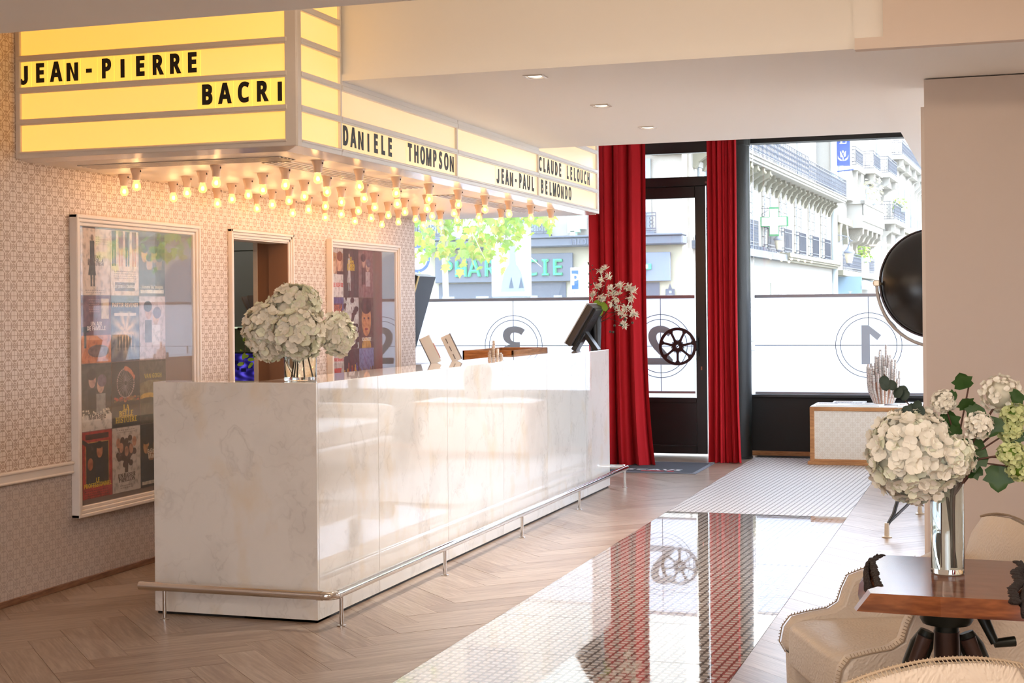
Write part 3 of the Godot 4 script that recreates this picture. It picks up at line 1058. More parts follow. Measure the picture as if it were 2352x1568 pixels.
func bulbs() -> void:
	var sock := mb().lathe([Vector2(0.0, 0.0), Vector2(0.031, 0.0), Vector2(0.031, -0.006), Vector2(0.027, -0.02), Vector2(0.0215, -0.035), Vector2(0.0205, -0.062), Vector2(0.0, -0.062)], Transform3D(), 20).mesh()
	var clip := mb().box(Vector3(0.028, -0.014, 0.006), Vector3(0.006, 0.012, 0.005), Basis(Vector3.BACK, 0.35), 0.001).mesh()
	var glass := mb().lathe([Vector2(0.0, -0.118), Vector2(0.009, -0.1165), Vector2(0.017, -0.1115), Vector2(0.0222, -0.103), Vector2(0.0235, -0.094), Vector2(0.0222, -0.085), Vector2(0.0185, -0.077), Vector2(0.0155, -0.07), Vector2(0.0145, -0.062)], Transform3D(), 18).mesh()
	var core := mb().ball(Vector3(0, -0.092, 0), Vector3(0.0085, 0.0115, 0.0085), 10, 8).mesh()
	var gm := mat(Color(1, 0.86, 0.62, 0.35), 0.03)
	gm.transparency = BaseMaterial3D.TRANSPARENCY_ALPHA
	gm.emission_enabled = true
	gm.emission = Color(1.0, 0.74, 0.42)
	gm.emission_energy_multiplier = 1.3
	var cm := glow(Color(1.0, 0.84, 0.5), 9.0, Color.BLACK)
	var por := mat(S(226, 196, 172), 0.25)
	var scr := mat(S(40, 30, 24), 0.4)
	var xs := [-4.54, -4.288, -4.055, -3.817, -3.563, -3.242]
	var first: Node3D = null
	var names := ["along the papered wall", "second from the papered wall", "third from the papered wall", "fourth from the papered wall", "fifth from the papered wall", "along the lettered edge"]
	var ord := ["nearest", "second", "third", "fourth", "fifth", "sixth", "seventh", "eighth", "ninth"]
	for r in 6:
		var odd: bool = r == 0 or r == 2 or r == 4
		var n := 8 if odd else 9
		for k in n:
			var at := Vector3(xs[r], 2.186, (-7.03 if odd else -6.755) - 0.5085 * k)
			var lb: String = "lit globe bulb under the marquee, " + ord[k] + " in the row " + names[r]
			if first == null:
				first = thing("light_bulb", lb, "light bulb", at, 0, "bulbs under the marquee")
				part("socket", sock, por, first)
				part("spring_clip", clip, scr, first)
				var g := part("globe", glass, gm, first)
				part("filament", core, cm, g)
			else:
				dup(first, at, 0, lb)
			var o: Node3D = first if r == 0 and k == 0 else get_child(get_child_count() - 1)
			var l := OmniLight3D.new()
			l.name = "bulb_light"
			add_child(l, true)
			l.position = at + Vector3(0, -0.092, 0)
			l.light_color = Color(1.0, 0.77, 0.52)
			l.light_energy = 0.016
			l.light_size = 0.008
			l.omni_range = 9.0
			l.omni_attenuation = 2.0
			l.shadow_enabled = true

# ---------------------------------------------------------------- reception counter
func marble_img(sd: int) -> Image:
	var f := FastNoiseLite.new()
	f.seed = sd
	f.frequency = 1.0
	f.fractal_octaves = 5
	var im := Image.create_empty(384, 384, false, Image.FORMAT_RGB8)
	for y in 384:
		for x in 384:
			var p := Vector2(x, y) / 384.0
			var w := f.get_noise_2d(p.x * 2.2, p.y * 2.2)
			var v1 := absf(f.get_noise_2d(p.x * 1.1 + p.y * 1.5 + w * 0.7 + 9.0, p.y * 0.7 - p.x * 0.5 + w * 0.5))
			var v2 := absf(f.get_noise_2d(p.x * 0.7 - w + 3.0, p.x * 1.8 + p.y * 2.1 + w + 31.0))
			var cl := f.get_noise_2d(p.x * 1.6 + 50.0, p.y * 1.6)
			var d := 0.26 * exp(-v1 * 22.0) * (0.35 + w) + 0.3 * exp(-v2 * 30.0) * clampf(cl + 0.25, 0, 1) + 0.24 * clampf(cl, 0, 1)
			var c := S(238, 233, 226).lerp(S(150, 142, 134), clampf(d, 0, 0.85))
			c = c.lerp(S(224, 190, 140), clampf(f.get_noise_2d(p.x * 3.0 + 80.0, p.y * 2.0) - 0.15, 0, 1) * 0.55)
			im.set_pixel(x, y, c)
	return im

func counter() -> void:
	var t := thing("reception_counter", "long white marble reception counter below the cinema marquee", "counter", Vector3(-3.2, 0, -8.8))
	var off := -t.position
	var marbles := [tmat(marble_img(11), 0.03), tmat(marble_img(12), 0.03)]
	for m in marbles:
		m.metallic_specular = 0.68
		m.clearcoat_enabled = true
		m.clearcoat = 0.6
		m.clearcoat_roughness = 0.02
	var js := [-6.16, -6.872, -7.855, -8.846, -9.809, -10.807, -11.5]
	for k in 6:
		var m := mb()
		var z0: float = js[k] - (0.02 if k == 0 else 0.0014)
		var z1: float = js[k + 1] + 0.0014
		m.bx(Vector3(-3.0, 0.012, z1), Vector3(-2.9775, 1.1, z0), 0.0012)
		var u0 := k * 0.37
		m.face([Vector3(-2.977, 0.013, z0 - 0.001), Vector3(-2.977, 0.013, z1 + 0.001), Vector3(-2.977, 1.099, z1 + 0.001), Vector3(-2.977, 1.099, z0 - 0.001)], Vector3.RIGHT, [Vector2(u0, 1), Vector2(u0 + (z0 - z1) / 1.1, 1), Vector2(u0 + (z0 - z1) / 1.1, 0), Vector2(u0, 0)])
		part("marble_slab", m, marbles[k % 2], t, off)
	var e := mb().bx(Vector3(-3.83, 0.012, -6.179), Vector3(-2.977, 1.1, -6.1605), 0.0012)
	e.face([Vector3(-3.829, 0.013, -6.16), Vector3(-2.978, 0.013, -6.16), Vector3(-2.978, 1.099, -6.16), Vector3(-3.829, 1.099, -6.16)], Vector3.BACK, [Vector2(0, 1), Vector2(0.78, 1), Vector2(0.78, 0), Vector2(0, 0)])
	part("marble_slab", e, marbles[0], t, off)
	var fe := mb().bx(Vector3(-3.36, 0.012, -11.52), Vector3(-2.9775, 1.1, -11.5), 0.0012)
	part("marble_slab", fe, marbles[1], t, off)
	var top := mat(S(238, 232, 226), 0.025)
	top.metallic_specular = 0.72
	part("counter_top", mb().bx(Vector3(-3.345, 1.078, -11.52), Vector3(-2.979, 1.1005, -6.17), 0.002).bx(Vector3(-3.832, 1.078, -6.315), Vector3(-3.34, 1.1005, -6.162), 0.002), top, t, off)
	part("plinth", mb().bx(Vector3(-3.36, 0, -11.49), Vector3(-2.985, 0.014, -6.17)).bx(Vector3(-3.82, 0, -6.3), Vector3(-2.985, 0.014, -6.17)), M.ink, t, off)
	part("inner_carcass", mb().bx(Vector3(-3.345, 0.01, -11.5), Vector3(-3.0, 1.078, -6.18)).bx(Vector3(-3.82, 0.01, -6.31), Vector3(-3.3, 1.078, -6.18)), M.white, t, off)
	part("staff_desk", mb().bx(Vector3(-4.0, 0.74, -11.3), Vector3(-3.345, 0.78, -6.9), 0.003).bx(Vector3(-4.0, 0.012, -11.3), Vector3(-3.96, 0.74, -11.2)).bx(Vector3(-4.0, 0.012, -7.0), Vector3(-3.96, 0.74, -6.9)), M.white, t, off)
	# foot rail: one bent tube on seven posts
	var fr := thing("foot_rail", "polished steel foot rail running around the foot of the marble counter", "foot rail", Vector3(-2.85, 0, -8.8))
	var o2 := -fr.position
	var y := 0.152
	var path := [Vector3(-3.84, y, -6.045), Vector3(-3.2, y, -6.045), Vector3(-2.9, y, -6.045)]
	for k in 7:
		var a := PI / 2 * k / 6
		path.append(Vector3(-2.895 + 0.045 * sin(a), y, -6.09 + 0.045 * cos(a)))
	path.append_array([Vector3(-2.85, y, -8.0), Vector3(-2.85, y, -11.52)])
	for k in 7:
		var a := PI / 2 * k / 6
		path.append(Vector3(-2.9 + 0.05 * cos(a), y, -11.56 - 0.05 * sin(a)))
	path.append(Vector3(-3.35, y, -11.61))
	part("rail_tube", mb().tube(path, 0.0205, 20), M.chrome, fr, o2)
	var post := mb().lathe([Vector2(0.0, 0.0), Vector2(0.021, 0.0), Vector2(0.021, 0.004), Vector2(0.0095, 0.007), Vector2(0.0095, y - 0.016)], Transform3D(), 16).mesh()
	for q in [Vector3(-3.708, 0, -6.045), Vector3(-2.85, 0, -6.14), Vector3(-2.85, 0, -7.46), Vector3(-2.85, 0, -8.82), Vector3(-2.85, 0, -10.155), Vector3(-2.85, 0, -11.5)]:
		part("post", post, M.steel, fr, q + o2)
	part("elbow_collar", mb().tube([Vector3(-2.925, y, -6.045), Vector3(-2.898, y, -6.045)], 0.0222, 20).tube([Vector3(-2.85, y, -6.088), Vector3(-2.85, y, -6.115)], 0.0222, 20), M.chrome, fr, o2)

# ---------------------------------------------------------------- framed film posters
func wall_things() -> void:
	var ims := [poster_atlas(0), poster_atlas(1)]
	var ats := []
	for im in ims:
		var m := tmat(im, 0.5)
		ats.append(m)
	framed("framed_poster_display", "large cream framed display of film posters, partly behind the counter's near end", -6.634, -7.9, [-6.66, -6.712, -6.99, -7.27, -7.545], [1.885, 1.525, 1.161, 0.8, 0.44], ats[0], TITLES_A)
	framed("framed_poster_display", "tall cream framed display of film posters right of the office doorway", -9.745, -11.045, [-9.79, -10.01, -10.283, -10.56], [1.89, 1.53, 1.145, 0.785, 0.43], ats[1], TITLES_B)

# row by row: [title, colour, height in shares of the poster, cap size, serif]
const TITLES_A := [
	[["", "222"], ["IL ETAIT\nUNE FOIS LA\nREVOLUTION", "554238", 0.48, 0.017], ["LE CODE A CHANGE", "f0e0d8", 0.86, 0.016], ["comme les images", "d8c8a8", 0.86, 0.018]],
	[["", "222"], ["UN AIR\nDE FAMILLE", "ffe8dc", 0.45, 0.022], ["PARTIR REVENIR", "ffe9cf", 0.14, 0.024], ["", "222"]],
	[["", "222"], ["Mariage", "101010", 0.79, 0.03], ["LA\nBELLE\nHISTOIRE", "e8c81e", 0.8, 0.031], ["VAN GOGH", "b09a30", 0.25, 0.025]],
	[["", "222"], ["LE\nPROFESSIONNEL", "f8d81e", 0.77, 0.024], ["UN BAISER\nPAPILLON", "3a2420", 0.78, 0.022], ["Edith et\nMarcel", "f2e6d0", 0.48, 0.026]]]
const TITLES_B := [
	[["ROLE DE SA VIE", "d83a30", 0.75, 0.03], ["LE\nCORPS\nDE MON\nENNEMI", "f0c81e", 0.3, 0.024], ["", "222"]],
	[["TOUTE LA\nGENESE", "e08050", 0.22, 0.026], ["MON\nDEFAUT", "f4efe8", 0.8, 0.03], ["SOLITAIRE", "fff0d8", 0.83, 0.026]],
	[["BONNE ANNEE", "e04038", 0.2, 0.026], ["", "222"], ["", "222"]],
	[["", "222"], ["", "222"], ["", "222"]]]

func framed(called: String, label: String, z0: float, z1: float, cols: Array, rows: Array, am: Material, titles: Array) -> void:
	var x := -4.62
	var t := thing(called, label, "poster frame", Vector3(x, 1.1, (z0 + z1) / 2))
	var off := -t.position
	var y0 := 0.357
	var y1 := 1.95
	var fr := mb()
	for k in 3:
		var a := k * 0.019
		var pr: float = [0.05, 0.042, 0.03][k]
		fr.bx(Vector3(x, y0 + a, z1 + a), Vector3(x + pr, y1 - a, z1 + a + 0.02), 0.004)
		fr.bx(Vector3(x, y0 + a, z0 - a - 0.02), Vector3(x + pr, y1 - a, z0 - a), 0.004)
		fr.bx(Vector3(x, y1 - a - 0.02, z1 + a), Vector3(x + pr - 0.0005, y1 - a, z0 - a), 0.004)
		fr.bx(Vector3(x, y0 + a, z1 + a), Vector3(x + pr - 0.0005, y0 + a + 0.02, z0 - a), 0.004)
	part("moulding", fr, M.trim, t, off)
	part("backing", mb().bx(Vector3(x, y0 + 0.05, z1 + 0.05), Vector3(x + 0.012, y1 - 0.05, z0 - 0.05)), mat(S(128, 108, 98), 0.6), t, off)
	var gl := mat(Color(0.9, 0.93, 0.95, 0.04), 0.01)
	gl.transparency = BaseMaterial3D.TRANSPARENCY_ALPHA
	gl.metallic_specular = 0.6
	part("glass", mb().bx(Vector3(x + 0.022, y0 + 0.05, z1 + 0.05), Vector3(x + 0.025, y1 - 0.05, z0 - 0.05)), gl, t, off)
	for r in rows.size() - 1:
		for c in cols.size() - 1:
			var a: float = cols[c] - 0.0015
			var b: float = cols[c + 1] + 0.0015
			var yt: float = rows[r] - 0.0015
			var yb: float = rows[r + 1] + 0.0015
			var w := 1.0 / 4.0
			var u0 := c * w
			var sh := 1.0
			if cols.size() == 5 and c == 0:
				u0 += w * 0.8
				sh = 0.2
			var m := mb()
			m.face([Vector3(0, yb, a), Vector3(0, yb, b), Vector3(0, yt, b), Vector3(0, yt, a)], Vector3.RIGHT, [Vector2(u0, (r + 1) * 0.25), Vector2(u0 + w * sh, (r + 1) * 0.25), Vector2(u0 + w * sh, r * 0.25), Vector2(u0, r * 0.25)])
			m.bx(Vector3(-0.0016, yb, b), Vector3(-0.0004, yt, a))
			var po := part("poster", m, am, t, off + Vector3(x + 0.0145, 0, 0))
			var ti: Array = titles[r][c]
			if ti[0] != "":
				var tm := letters(ti[0], ti[3], 0.0006, serif() if ti[0].contains("BELLE") or ti[0].contains("PAPILLON") else sans())
				tm.line_spacing = -26.0
				var wd := tm.get_aabb().size.x
				var l := part("title", tm, mat(Color(ti[1]), 0.6), po, Vector3(0.0006, lerpf(yt, yb, ti[2]), (a + b) / 2))
				l.basis = Basis(Vector3.UP, PI / 2) * Basis.from_scale(Vector3(minf(1.0, (a - b) * 0.92 / maxf(wd, 0.01)), 1, 1))

# generic poster art: blocks of colour, plain figures and scenery
func poster_atlas(which: int) -> Image:
	var im := Image.create_empty(768, 1024, false, Image.FORMAT_RGB8)
	var r2 := RandomNumberGenerator.new()
	r2.seed = 40 + which
	var A := [
		["e6cdb8", "fig"], ["e4cbb6", "coat"], ["e2c6b0", "legs"], ["4a3a2c", "faces"],
		["dcb88c", "fig"], ["7c4a4c", "house"], ["4c5668", "burst"], ["c8b4b4", "pair"],
		["b89088", "face"], ["40403a", "pair"], ["26221f", "wheel"], ["4a4434", "hills"],
		["d6ccc4", "blue"], ["c22c26", "box"], ["dcd2ca", "blot"], ["24262a", "faces"]]
	var B := [
		["cfc8c2", "two"], ["3c3030", "coat"], ["8c6464", "pair"], ["888", "fig"],
		["3c4c8c", "plain"], ["c8c2c0", "bw"], ["5a4438", "face"], ["888", "fig"],
		["ccc6bc", "flag"], ["3a3034", "city"], ["8488b4", "crowd"], ["888", "fig"],
		["b0a0a8", "fig"], ["6c5c5c", "city"], ["c0b0a0", "crowd"], ["888", "fig"]]
	var L: Array = A if which == 0 else B
	for k in 16:
		var o := Vector2i((k % 4) * 192, (k / 4) * 256)
		var c := Color(L[k][0])
		im.fill_rect(Rect2i(o.x, o.y, 192, 256), c)
		match L[k][1]:
			"fig":
				figure(im, o, 100, 60, 150, c.darkened(0.6))
			"coat":
				figure(im, o, 74, 22, 200, c.darkened(0.7) if c.v > 0.5 else c.lightened(0.7))
				lines(im, o, 96, 30, 84, 4, c.darkened(0.3))
				lines(im, o, 30, 236, 130, 2, c.darkened(0.4))
			"legs":
				for j in 4:
					var xx := 8 + j * 46
					quad2(im, o, xx, 2, 30, 74, S(52, 44, 44) if j % 2 == 0 else S(122, 70, 62))
					quad2(im, o, xx + 2, 70, 10, 70, S(46, 40, 44) if j % 2 == 0 else S(204, 140, 100))
					quad2(im, o, xx + 18, 70, 10, 70, S(46, 40, 44) if j % 2 == 0 else S(204, 140, 100))
				lines(im, o, 20, 160, 150, 4, S(120, 90, 80))
				quad2(im, o, 28, 204, 136, 34, S(96, 60, 62))
			"faces":
				for j in 4:
					oval(im, o, 40 + j * 36, 90 + (j % 2) * 34, 22, 30, S(200, 146, 92).darkened(0.12 * j))
					oval(im, o, 40 + j * 36, 66 + (j % 2) * 34, 24, 16, S(40, 28, 22))
				quad2(im, o, 0, 150, 192, 60, c.darkened(0.4))
				quad2(im, o, 10, 232, 172, 14, S(220, 208, 190))
			"house":
				quad2(im, o, 0, 150, 192, 106, S(214, 126, 72))
				oval(im, o, 110, 210, 70, 24, S(128, 96, 84))
				quad2(im, o, 130, 10, 50, 78, S(222, 190, 150))
				quad2(im, o, 6, 118, 40, 20, S(52, 48, 50))
				quad2(im, o, 18, 138, 14, 60, S(52, 48, 50))
				lines(im, o, 50, 14, 66, 6, S(200, 150, 140))
			"burst":
				for yy in range(60, 256):
					for xx in 192:
						var d := Vector2(xx - 96, (yy - 140) * 1.0)
						var g := clampf(1.25 - d.length() / 95.0 + 0.25 * sin(d.angle() * 9.0), 0, 1)
						im.set_pixel(o.x + xx, o.y + yy, c.lerp(S(240, 206, 172), g))
				for j in 6:
					figure(im, o, 46 + j * 20, 150, 66, S(46, 50, 58))
				quad2(im, o, 20, 66, 152, 12, S(232, 214, 196))
			"pair":
				oval(im, o, 66, 62, 24, 30, S(196, 150, 130))
				oval(im, o, 62, 40, 30, 22, S(46, 36, 36))
				oval(im, o, 120, 84, 24, 30, S(214, 172, 150))
				oval(im, o, 130, 66, 30, 24, S(110, 96, 110))
				quad2(im, o, 40, 96, 50, 90, c.darkened(0.5))
				quad2(im, o, 92, 116, 60, 80, c.lightened(0.45))
				if c.v < 0.4:
					for yy in range(196, 256):
						quad2(im, o, 0, yy, 192, 1, S(226, 218, 210))
					for j in 40:
						oval(im, o, r2.randi() % 192, 176 + r2.randi() % 26, 5, 4, S(220, 214, 200))
			"face":
				oval(im, o, 96, 110, 62, 86, S(212, 140, 84) if which == 1 else S(206, 160, 140))
				oval(im, o, 96, 40, 70, 42, S(58, 34, 24))
				oval(im, o, 70, 104, 11, 5, S(40, 26, 22))
				oval(im, o, 124, 104, 11, 5, S(40, 26, 22))
				oval(im, o, 96, 160, 22, 6, S(150, 60, 50))
				if which == 1:
					oval(im, o, 96, 250, 60, 46, S(214, 160, 70))
			"wheel":
				for j in 26:
					var a := TAU * j / 26
					for s in range(10, 56):
						oval(im, o, 94 + int(cos(a) * s), 84 + int(sin(a) * s), 1, 1, S(150, 140, 140))
				for j in 40:
					var a := TAU * j / 40
					oval(im, o, 94 + int(cos(a) * 58), 84 + int(sin(a) * 58), 4, 4, S(190, 160, 150))
				for j in 7:
					oval(im, o, 92 + j * 10, 26 + j * j, 8, 10, S(196, 110, 76))
				for j in 30:
					oval(im, o, 6 + r2.randi() % 180, 140 + r2.randi() % 16, 9, 5, S(190 - r2.randi() % 90, 120 - r2.randi() % 60, 50))
			"hills":
				oval(im, o, 96, 120, 130, 40, S(120, 112, 74))
				oval(im, o, 60, 150, 60, 20, S(200, 160, 60))
				oval(im, o, 150, 146, 50, 16, S(206, 150, 50))
				oval(im, o, 60, 190, 110, 40, S(60, 66, 48))
			"blue":
				oval(im, o, 40, 110, 260, 80, S(52, 56, 122))
				oval(im, o, 120, 110, 40, 30, S(220, 214, 210))
			"box":
				quad2(im, o, 20, 40, 152, 170, S(210, 160, 80))
				quad2(im, o, 24, 44, 144, 162, S(40, 34, 32))
				oval(im, o, 110, 76, 20, 28, S(206, 130, 84))
				oval(im, o, 108, 54, 22, 14, S(26, 18, 16))
				quad2(im, o, 84, 104, 56, 80, S(30, 30, 40))
				oval(im, o, 50, 124, 18, 24, S(190, 104, 64))
				for s in 60:
					oval(im, o, 4 + s, 36 + s / 2, 8, 8, S(60, 52, 50))
				quad2(im, o, 20, 10, 150, 20, S(70, 22, 18))
				lines(im, o, 14, 226, 160, 4, S(90, 24, 20))
			"blot":
				for j in 60:
					var a := r2.randf() * TAU
					var d := r2.randf() * 66.0
					oval(im, o, 96 + int(cos(a) * d), 94 + int(sin(a) * d * 0.9), 14, 12, S(84, 62, 56))
				for q in [[60, 80], [96, 96], [128, 88], [150, 60], [40, 60]]:
					oval(im, o, q[0], q[1], 14, 20, S(206, 150, 120))
				quad2(im, o, 84, 140, 22, 40, S(84, 62, 56))
				lines(im, o, 30, 10, 130, 2, S(150, 130, 124))
				lines(im, o, 50, 230, 90, 2, S(120, 100, 96))
			"two":
				quad2(im, o, 0, 24, 192, 110, S(172, 132, 104))
				oval(im, o, 50, 84, 36, 50, S(226, 186, 150))
				oval(im, o, 136, 78, 36, 50, S(222, 172, 136))
				oval(im, o, 140, 40, 42, 26, S(120, 74, 44))
				oval(im, o, 46, 44, 44, 24, S(196, 150, 96))
				quad2(im, o, 96, 120, 96, 16, S(40, 32, 32))
				quad2(im, o, 0, 136, 192, 120, S(226, 222, 218))
			"bw":
				for j in 50:
					oval(im, o, r2.randi() % 192, r2.randi() % 256, 16 + r2.randi() % 12, 14, S(40, 34, 34) if r2.randf() > 0.45 else S(222, 218, 214))
				oval(im, o, 60, 80, 40, 60, S(224, 220, 216))
				quad2(im, o, 30, 176, 140, 80, S(52, 42, 42))
			"flag":
				quad2(im, o, 10, 30, 172, 40, S(226, 222, 216))
				for s in 70:
					quad2(im, o, 36 + s / 2, 96 + s, 120 - s, 1, S(206, 74, 60))
				oval(im, o, 40, 190, 22, 34, S(222, 150, 70))
				oval(im, o, 140, 196, 22, 26, S(220, 160, 90))
			"city":
				for j in 26:
					var hh := 60 + r2.randi() % 100
					quad2(im, o, r2.randi() % 180, 230 - hh, 14, hh, [S(226, 176, 70), S(196, 84, 56), S(70, 76, 150), S(214, 206, 160)][j % 4])
			"crowd":
				for j in 90:
					oval(im, o, r2.randi() % 192, 110 + r2.randi() % 140, 8, 12, S(176, 150, 126).darkened(r2.randf() * 0.5))
			"plain":
				quad2(im, o, 16, 30, 160, 50, S(96, 60, 80))
				quad2(im, o, 30, 96, 130, 20, S(210, 206, 214))
	# soften like print and add grain
	im.resize(384, 512, Image.INTERPOLATE_BILINEAR)
	im.resize(768, 1024, Image.INTERPOLATE_CUBIC)
	var gn := FastNoiseLite.new()
	gn.frequency = 0.03
	gn.fractal_octaves = 4
	for y in 1024:
		for x in 768:
			var c := im.get_pixel(x, y)
			var k := gn.get_noise_2d(x, y) * 0.35 + (r2.randf() - 0.5) * 0.08
			im.set_pixel(x, y, c.darkened(k) if k > 0.0 else c.lightened(-k * 0.6))
	return im

func quad2(im: Image, o: Vector2i, x: int, y: int, w: int, h: int, c: Color) -> void:
	im.fill_rect(Rect2i(o.x + clampi(x, 0, 191), o.y + clampi(y, 0, 255), mini(w, 192 - clampi(x, 0, 191)), mini(h, 256 - clampi(y, 0, 255))), c)

func oval(im: Image, o: Vector2i, cx: int, cy: int, rx: int, ry: int, c: Color) -> void:
	for yy in range(maxi(0, cy - ry), mini(256, cy + ry + 1)):
		var k := 1.0 - pow(float(yy - cy) / maxf(ry, 1), 2)
		if k <= 0.0:
			continue
		var h := int(rx * sqrt(k))
		var a := clampi(cx - h, 0, 191)
		var b := clampi(cx + h, 0, 191)
		if cx + h >= 0 and cx - h <= 191:
			im.fill_rect(Rect2i(o.x + a, o.y + yy, b - a + 1, 1), c)

func figure(im: Image, o: Vector2i, cx: int, top: int, h: int, c: Color) -> void:
	oval(im, o, cx, top + h / 16, h / 22, h / 16, c.lerp(S(200, 150, 120), 0.5))
	quad2(im, o, cx - h / 14, top + h / 8, h / 7, h / 3, c)
	for s in h / 3:
		quad2(im, o, cx - h / 14 - s / 5, top + h / 8 + h / 3 + s, h / 7 + s / 3, 1, c.lightened(0.08))
	quad2(im, o, cx - h / 16, top + h * 3 / 4, h / 20, h / 4, c)
	quad2(im, o, cx + h / 30, top + h * 3 / 4, h / 20, h / 4, c)

func lines(im: Image, o: Vector2i, x: int, y: int, w: int, n: int, c: Color) -> void:
	for k in n:
		for s in range(0, w - 8, 14):
			quad2(im, o, x + s + (k % 2) * 3, y + k * 9, 10, 2, c)

# ---------------------------------------------------------------- flowers
func petal(m: Mb, xf: Transform3D, l: float, w: float, cup: float) -> void:
	var rows := []
	for i in 4:
		var s := i / 3.0
		var ww: float = [0.16, 0.86, 1.0, 0.42][i] * w * 0.5
		var row := []
		for j in 3:
			var a := j - 1.0
			row.append(xf * Vector3(a * ww, cup * (s * s * 0.6 + a * a * 0.35) * l, s * l))
		rows.append(row)
	m.grid(rows)

func look(d: Vector3, spin := 0.0) -> Basis:
	var y := d.normalized()
	var x := y.cross(Vector3(0.31, 0.2, 0.93)).normalized()
	return Basis(x, y, x.cross(y)) * Basis(Vector3.UP, spin)

func floret(m: Mb, at: Vector3, d: Vector3, r: float) -> void:
	var b := look(d, rng.randf() * TAU)
	for k in 4:
		var pb := b * Basis(Vector3.UP, k * PI / 2 + rng.randf_range(-0.15, 0.15)) * Basis(Vector3.RIGHT, rng.randf_range(-0.45, 0.12))
		petal(m, Transform3D(pb, at), r, r * 1.15, rng.randf_range(0.1, 0.4))

func flower_ball(c: Vector3, r: Vector3, n: int, fr: float, down := -1.0) -> Array:
	var a := mb()
	var b := mb()
	for k in n:
		var y := 1.0 - 2.0 * (k + 0.5) / n
		if y < down:
			continue
		var s := sqrt(1.0 - y * y)
		var an := k * 2.39996
		var d := (Vector3(cos(an) * s, y, sin(an) * s) + Vector3(rng.randf() - 0.5, rng.randf() - 0.5, rng.randf() - 0.5) * 0.28).normalized()
		var rr := rng.randf_range(0.82, 1.03)
		var o := (d + Vector3(rng.randf() - 0.5, rng.randf() - 0.5, rng.randf() - 0.5) * 0.7).normalized()
		floret(a if rng.randf() < 0.7 else b, c + d * r * rr, o, fr * rng.randf_range(0.8, 1.2))
	return [a, b]

func flower_mats() -> void:
	M.cream = mat(S(244, 238, 222), 0.7)
	M.cream.backlight_enabled = true
	M.cream.backlight = Color(0.35, 0.34, 0.28)
	M.palegreen = mat(S(238, 238, 214), 0.7)
	M.palegreen.backlight_enabled = true
	M.palegreen.backlight = Color(0.32, 0.34, 0.22)
	M.core = mat(S(222, 216, 194), 0.9)
	M.stem = mat(S(66, 58, 40), 0.6)
	M.twig = mat(S(84, 50, 36), 0.6)
	M.leaf = mat(S(44, 74, 32), 0.5)
	M.leaf.backlight_enabled = true
	M.leaf.backlight = Color(0.18, 0.3, 0.08)
	M.leafd = mat(S(46, 62, 50), 0.6)
	M.lime = mat(S(120, 150, 40), 0.5)
	M.lime.backlight_enabled = true
	M.lime.backlight = Color(0.3, 0.4, 0.08)
	M.greenish = mat(S(206, 212, 150), 0.7)
	M.greenish.backlight_enabled = true
	M.greenish.backlight = Color(0.3, 0.32, 0.15)

func hydrangea(label: String, c: Vector3, r: Vector3, n: int, fr: float, stem: Array, down := -1.0) -> Node3D:
	var base: Vector3 = stem[0]
	var t := thing("hydrangea_stem", label, "flower", base, 0, "")
	var fb := flower_ball(c - base, r, n, fr, down)
	var f1 := part("flower_head", fb[0], M.cream, t)
	f1.set_meta("kind", "stuff")
	var f2 := part("flower_head", fb[1], M.palegreen, t)
	f2.set_meta("kind", "stuff")
	part("flower_core", mb().ball(c - base, r * 0.86, 18, 12), M.core, t)
	var pts := []
	for q in stem:
		pts.append(q - base)
	pts.append(c - base)
	part("stem", mb().tube(pts, 0.0042, 8), M.stem, t)
	return t

# broad lobed leaf lying along +z of xf
func lobed_leaf(m: Mb, xf: Transform3D, l: float, curl := 0.2) -> void:
	var rim := [Vector2(0, 0), Vector2(0.28, 0.02), Vector2(0.5, 0.2), Vector2(0.42, 0.36), Vector2(0.56, 0.58), Vector2(0.34, 0.66), Vector2(0.26, 0.82), Vector2(0, 1.0)]
	for sg in [-1.0, 1.0]:
		var rows := []
		for i in rim.size():
			var row := []
			for j in 4:
				var s := j / 3.0
				var x: float = rim[i].x * s * sg
				var zz: float = lerpf(minf(rim[i].y + 0.06 * (1.0 - s), 1.0), rim[i].y, s)
				row.append(xf * (Vector3(x, -curl * (zz * zz * 0.7 + x * x * 1.2) + 0.03 * sin(zz * 9.0 + s * 3.0), zz) * l))
			rows.append(row)
		m.grid(rows)

func round_leaf(m: Mb, xf: Transform3D, l: float, w: float) -> void:
	var rows := []
	for i in 7:
		var s := i / 6.0
		var ww := w * 0.5 * sqrt(maxf(0.0, 1.0 - pow(s * 2.0 - 1.0, 2))) + 0.0004
		var row := []
		for j in 3:
			row.append(xf * Vector3((j - 1) * ww, 0.12 * l * (s - s * s) * 2.0 - absf(j - 1) * 0.08 * w, s * l))
		rows.append(row)
	m.grid(rows)

# hollow glass cylinder vase with a thick foot
func glass_vase(label: String, at: Vector3, r: float, h: float, foot: float) -> Node3D:
	var t := thing("glass_vase", label, "vase", at)
	part("glass_body", mb().lathe([Vector2(0, 0.0005), Vector2(r - 0.002, 0.0005), Vector2(r, 0.003), Vector2(r, h), Vector2(r - 0.0032, h), Vector2(r - 0.0034, foot), Vector2(0, foot)], Transform3D(), 40), M.glass, t)
	return t

func superq(c: Vector3, h: Vector3, e: float, bas := Basis(), nu := 28, nv := 16) -> Array:
	var rows := []
	for i in nv + 1:
		var v := -PI / 2 + PI * i / nv
		var row := []
		for j in nu:
			var u := TAU * j / nu
			var cv := signf(cos(v)) * pow(absf(cos(v)), e)
			var p := Vector3(cv * signf(cos(u)) * pow(absf(cos(u)), e), signf(sin(v)) * pow(absf(sin(v)), e), cv * signf(sin(u)) * pow(absf(sin(u)), e))
			row.append(c + bas * (p * h))
		rows.append(row)
	return rows

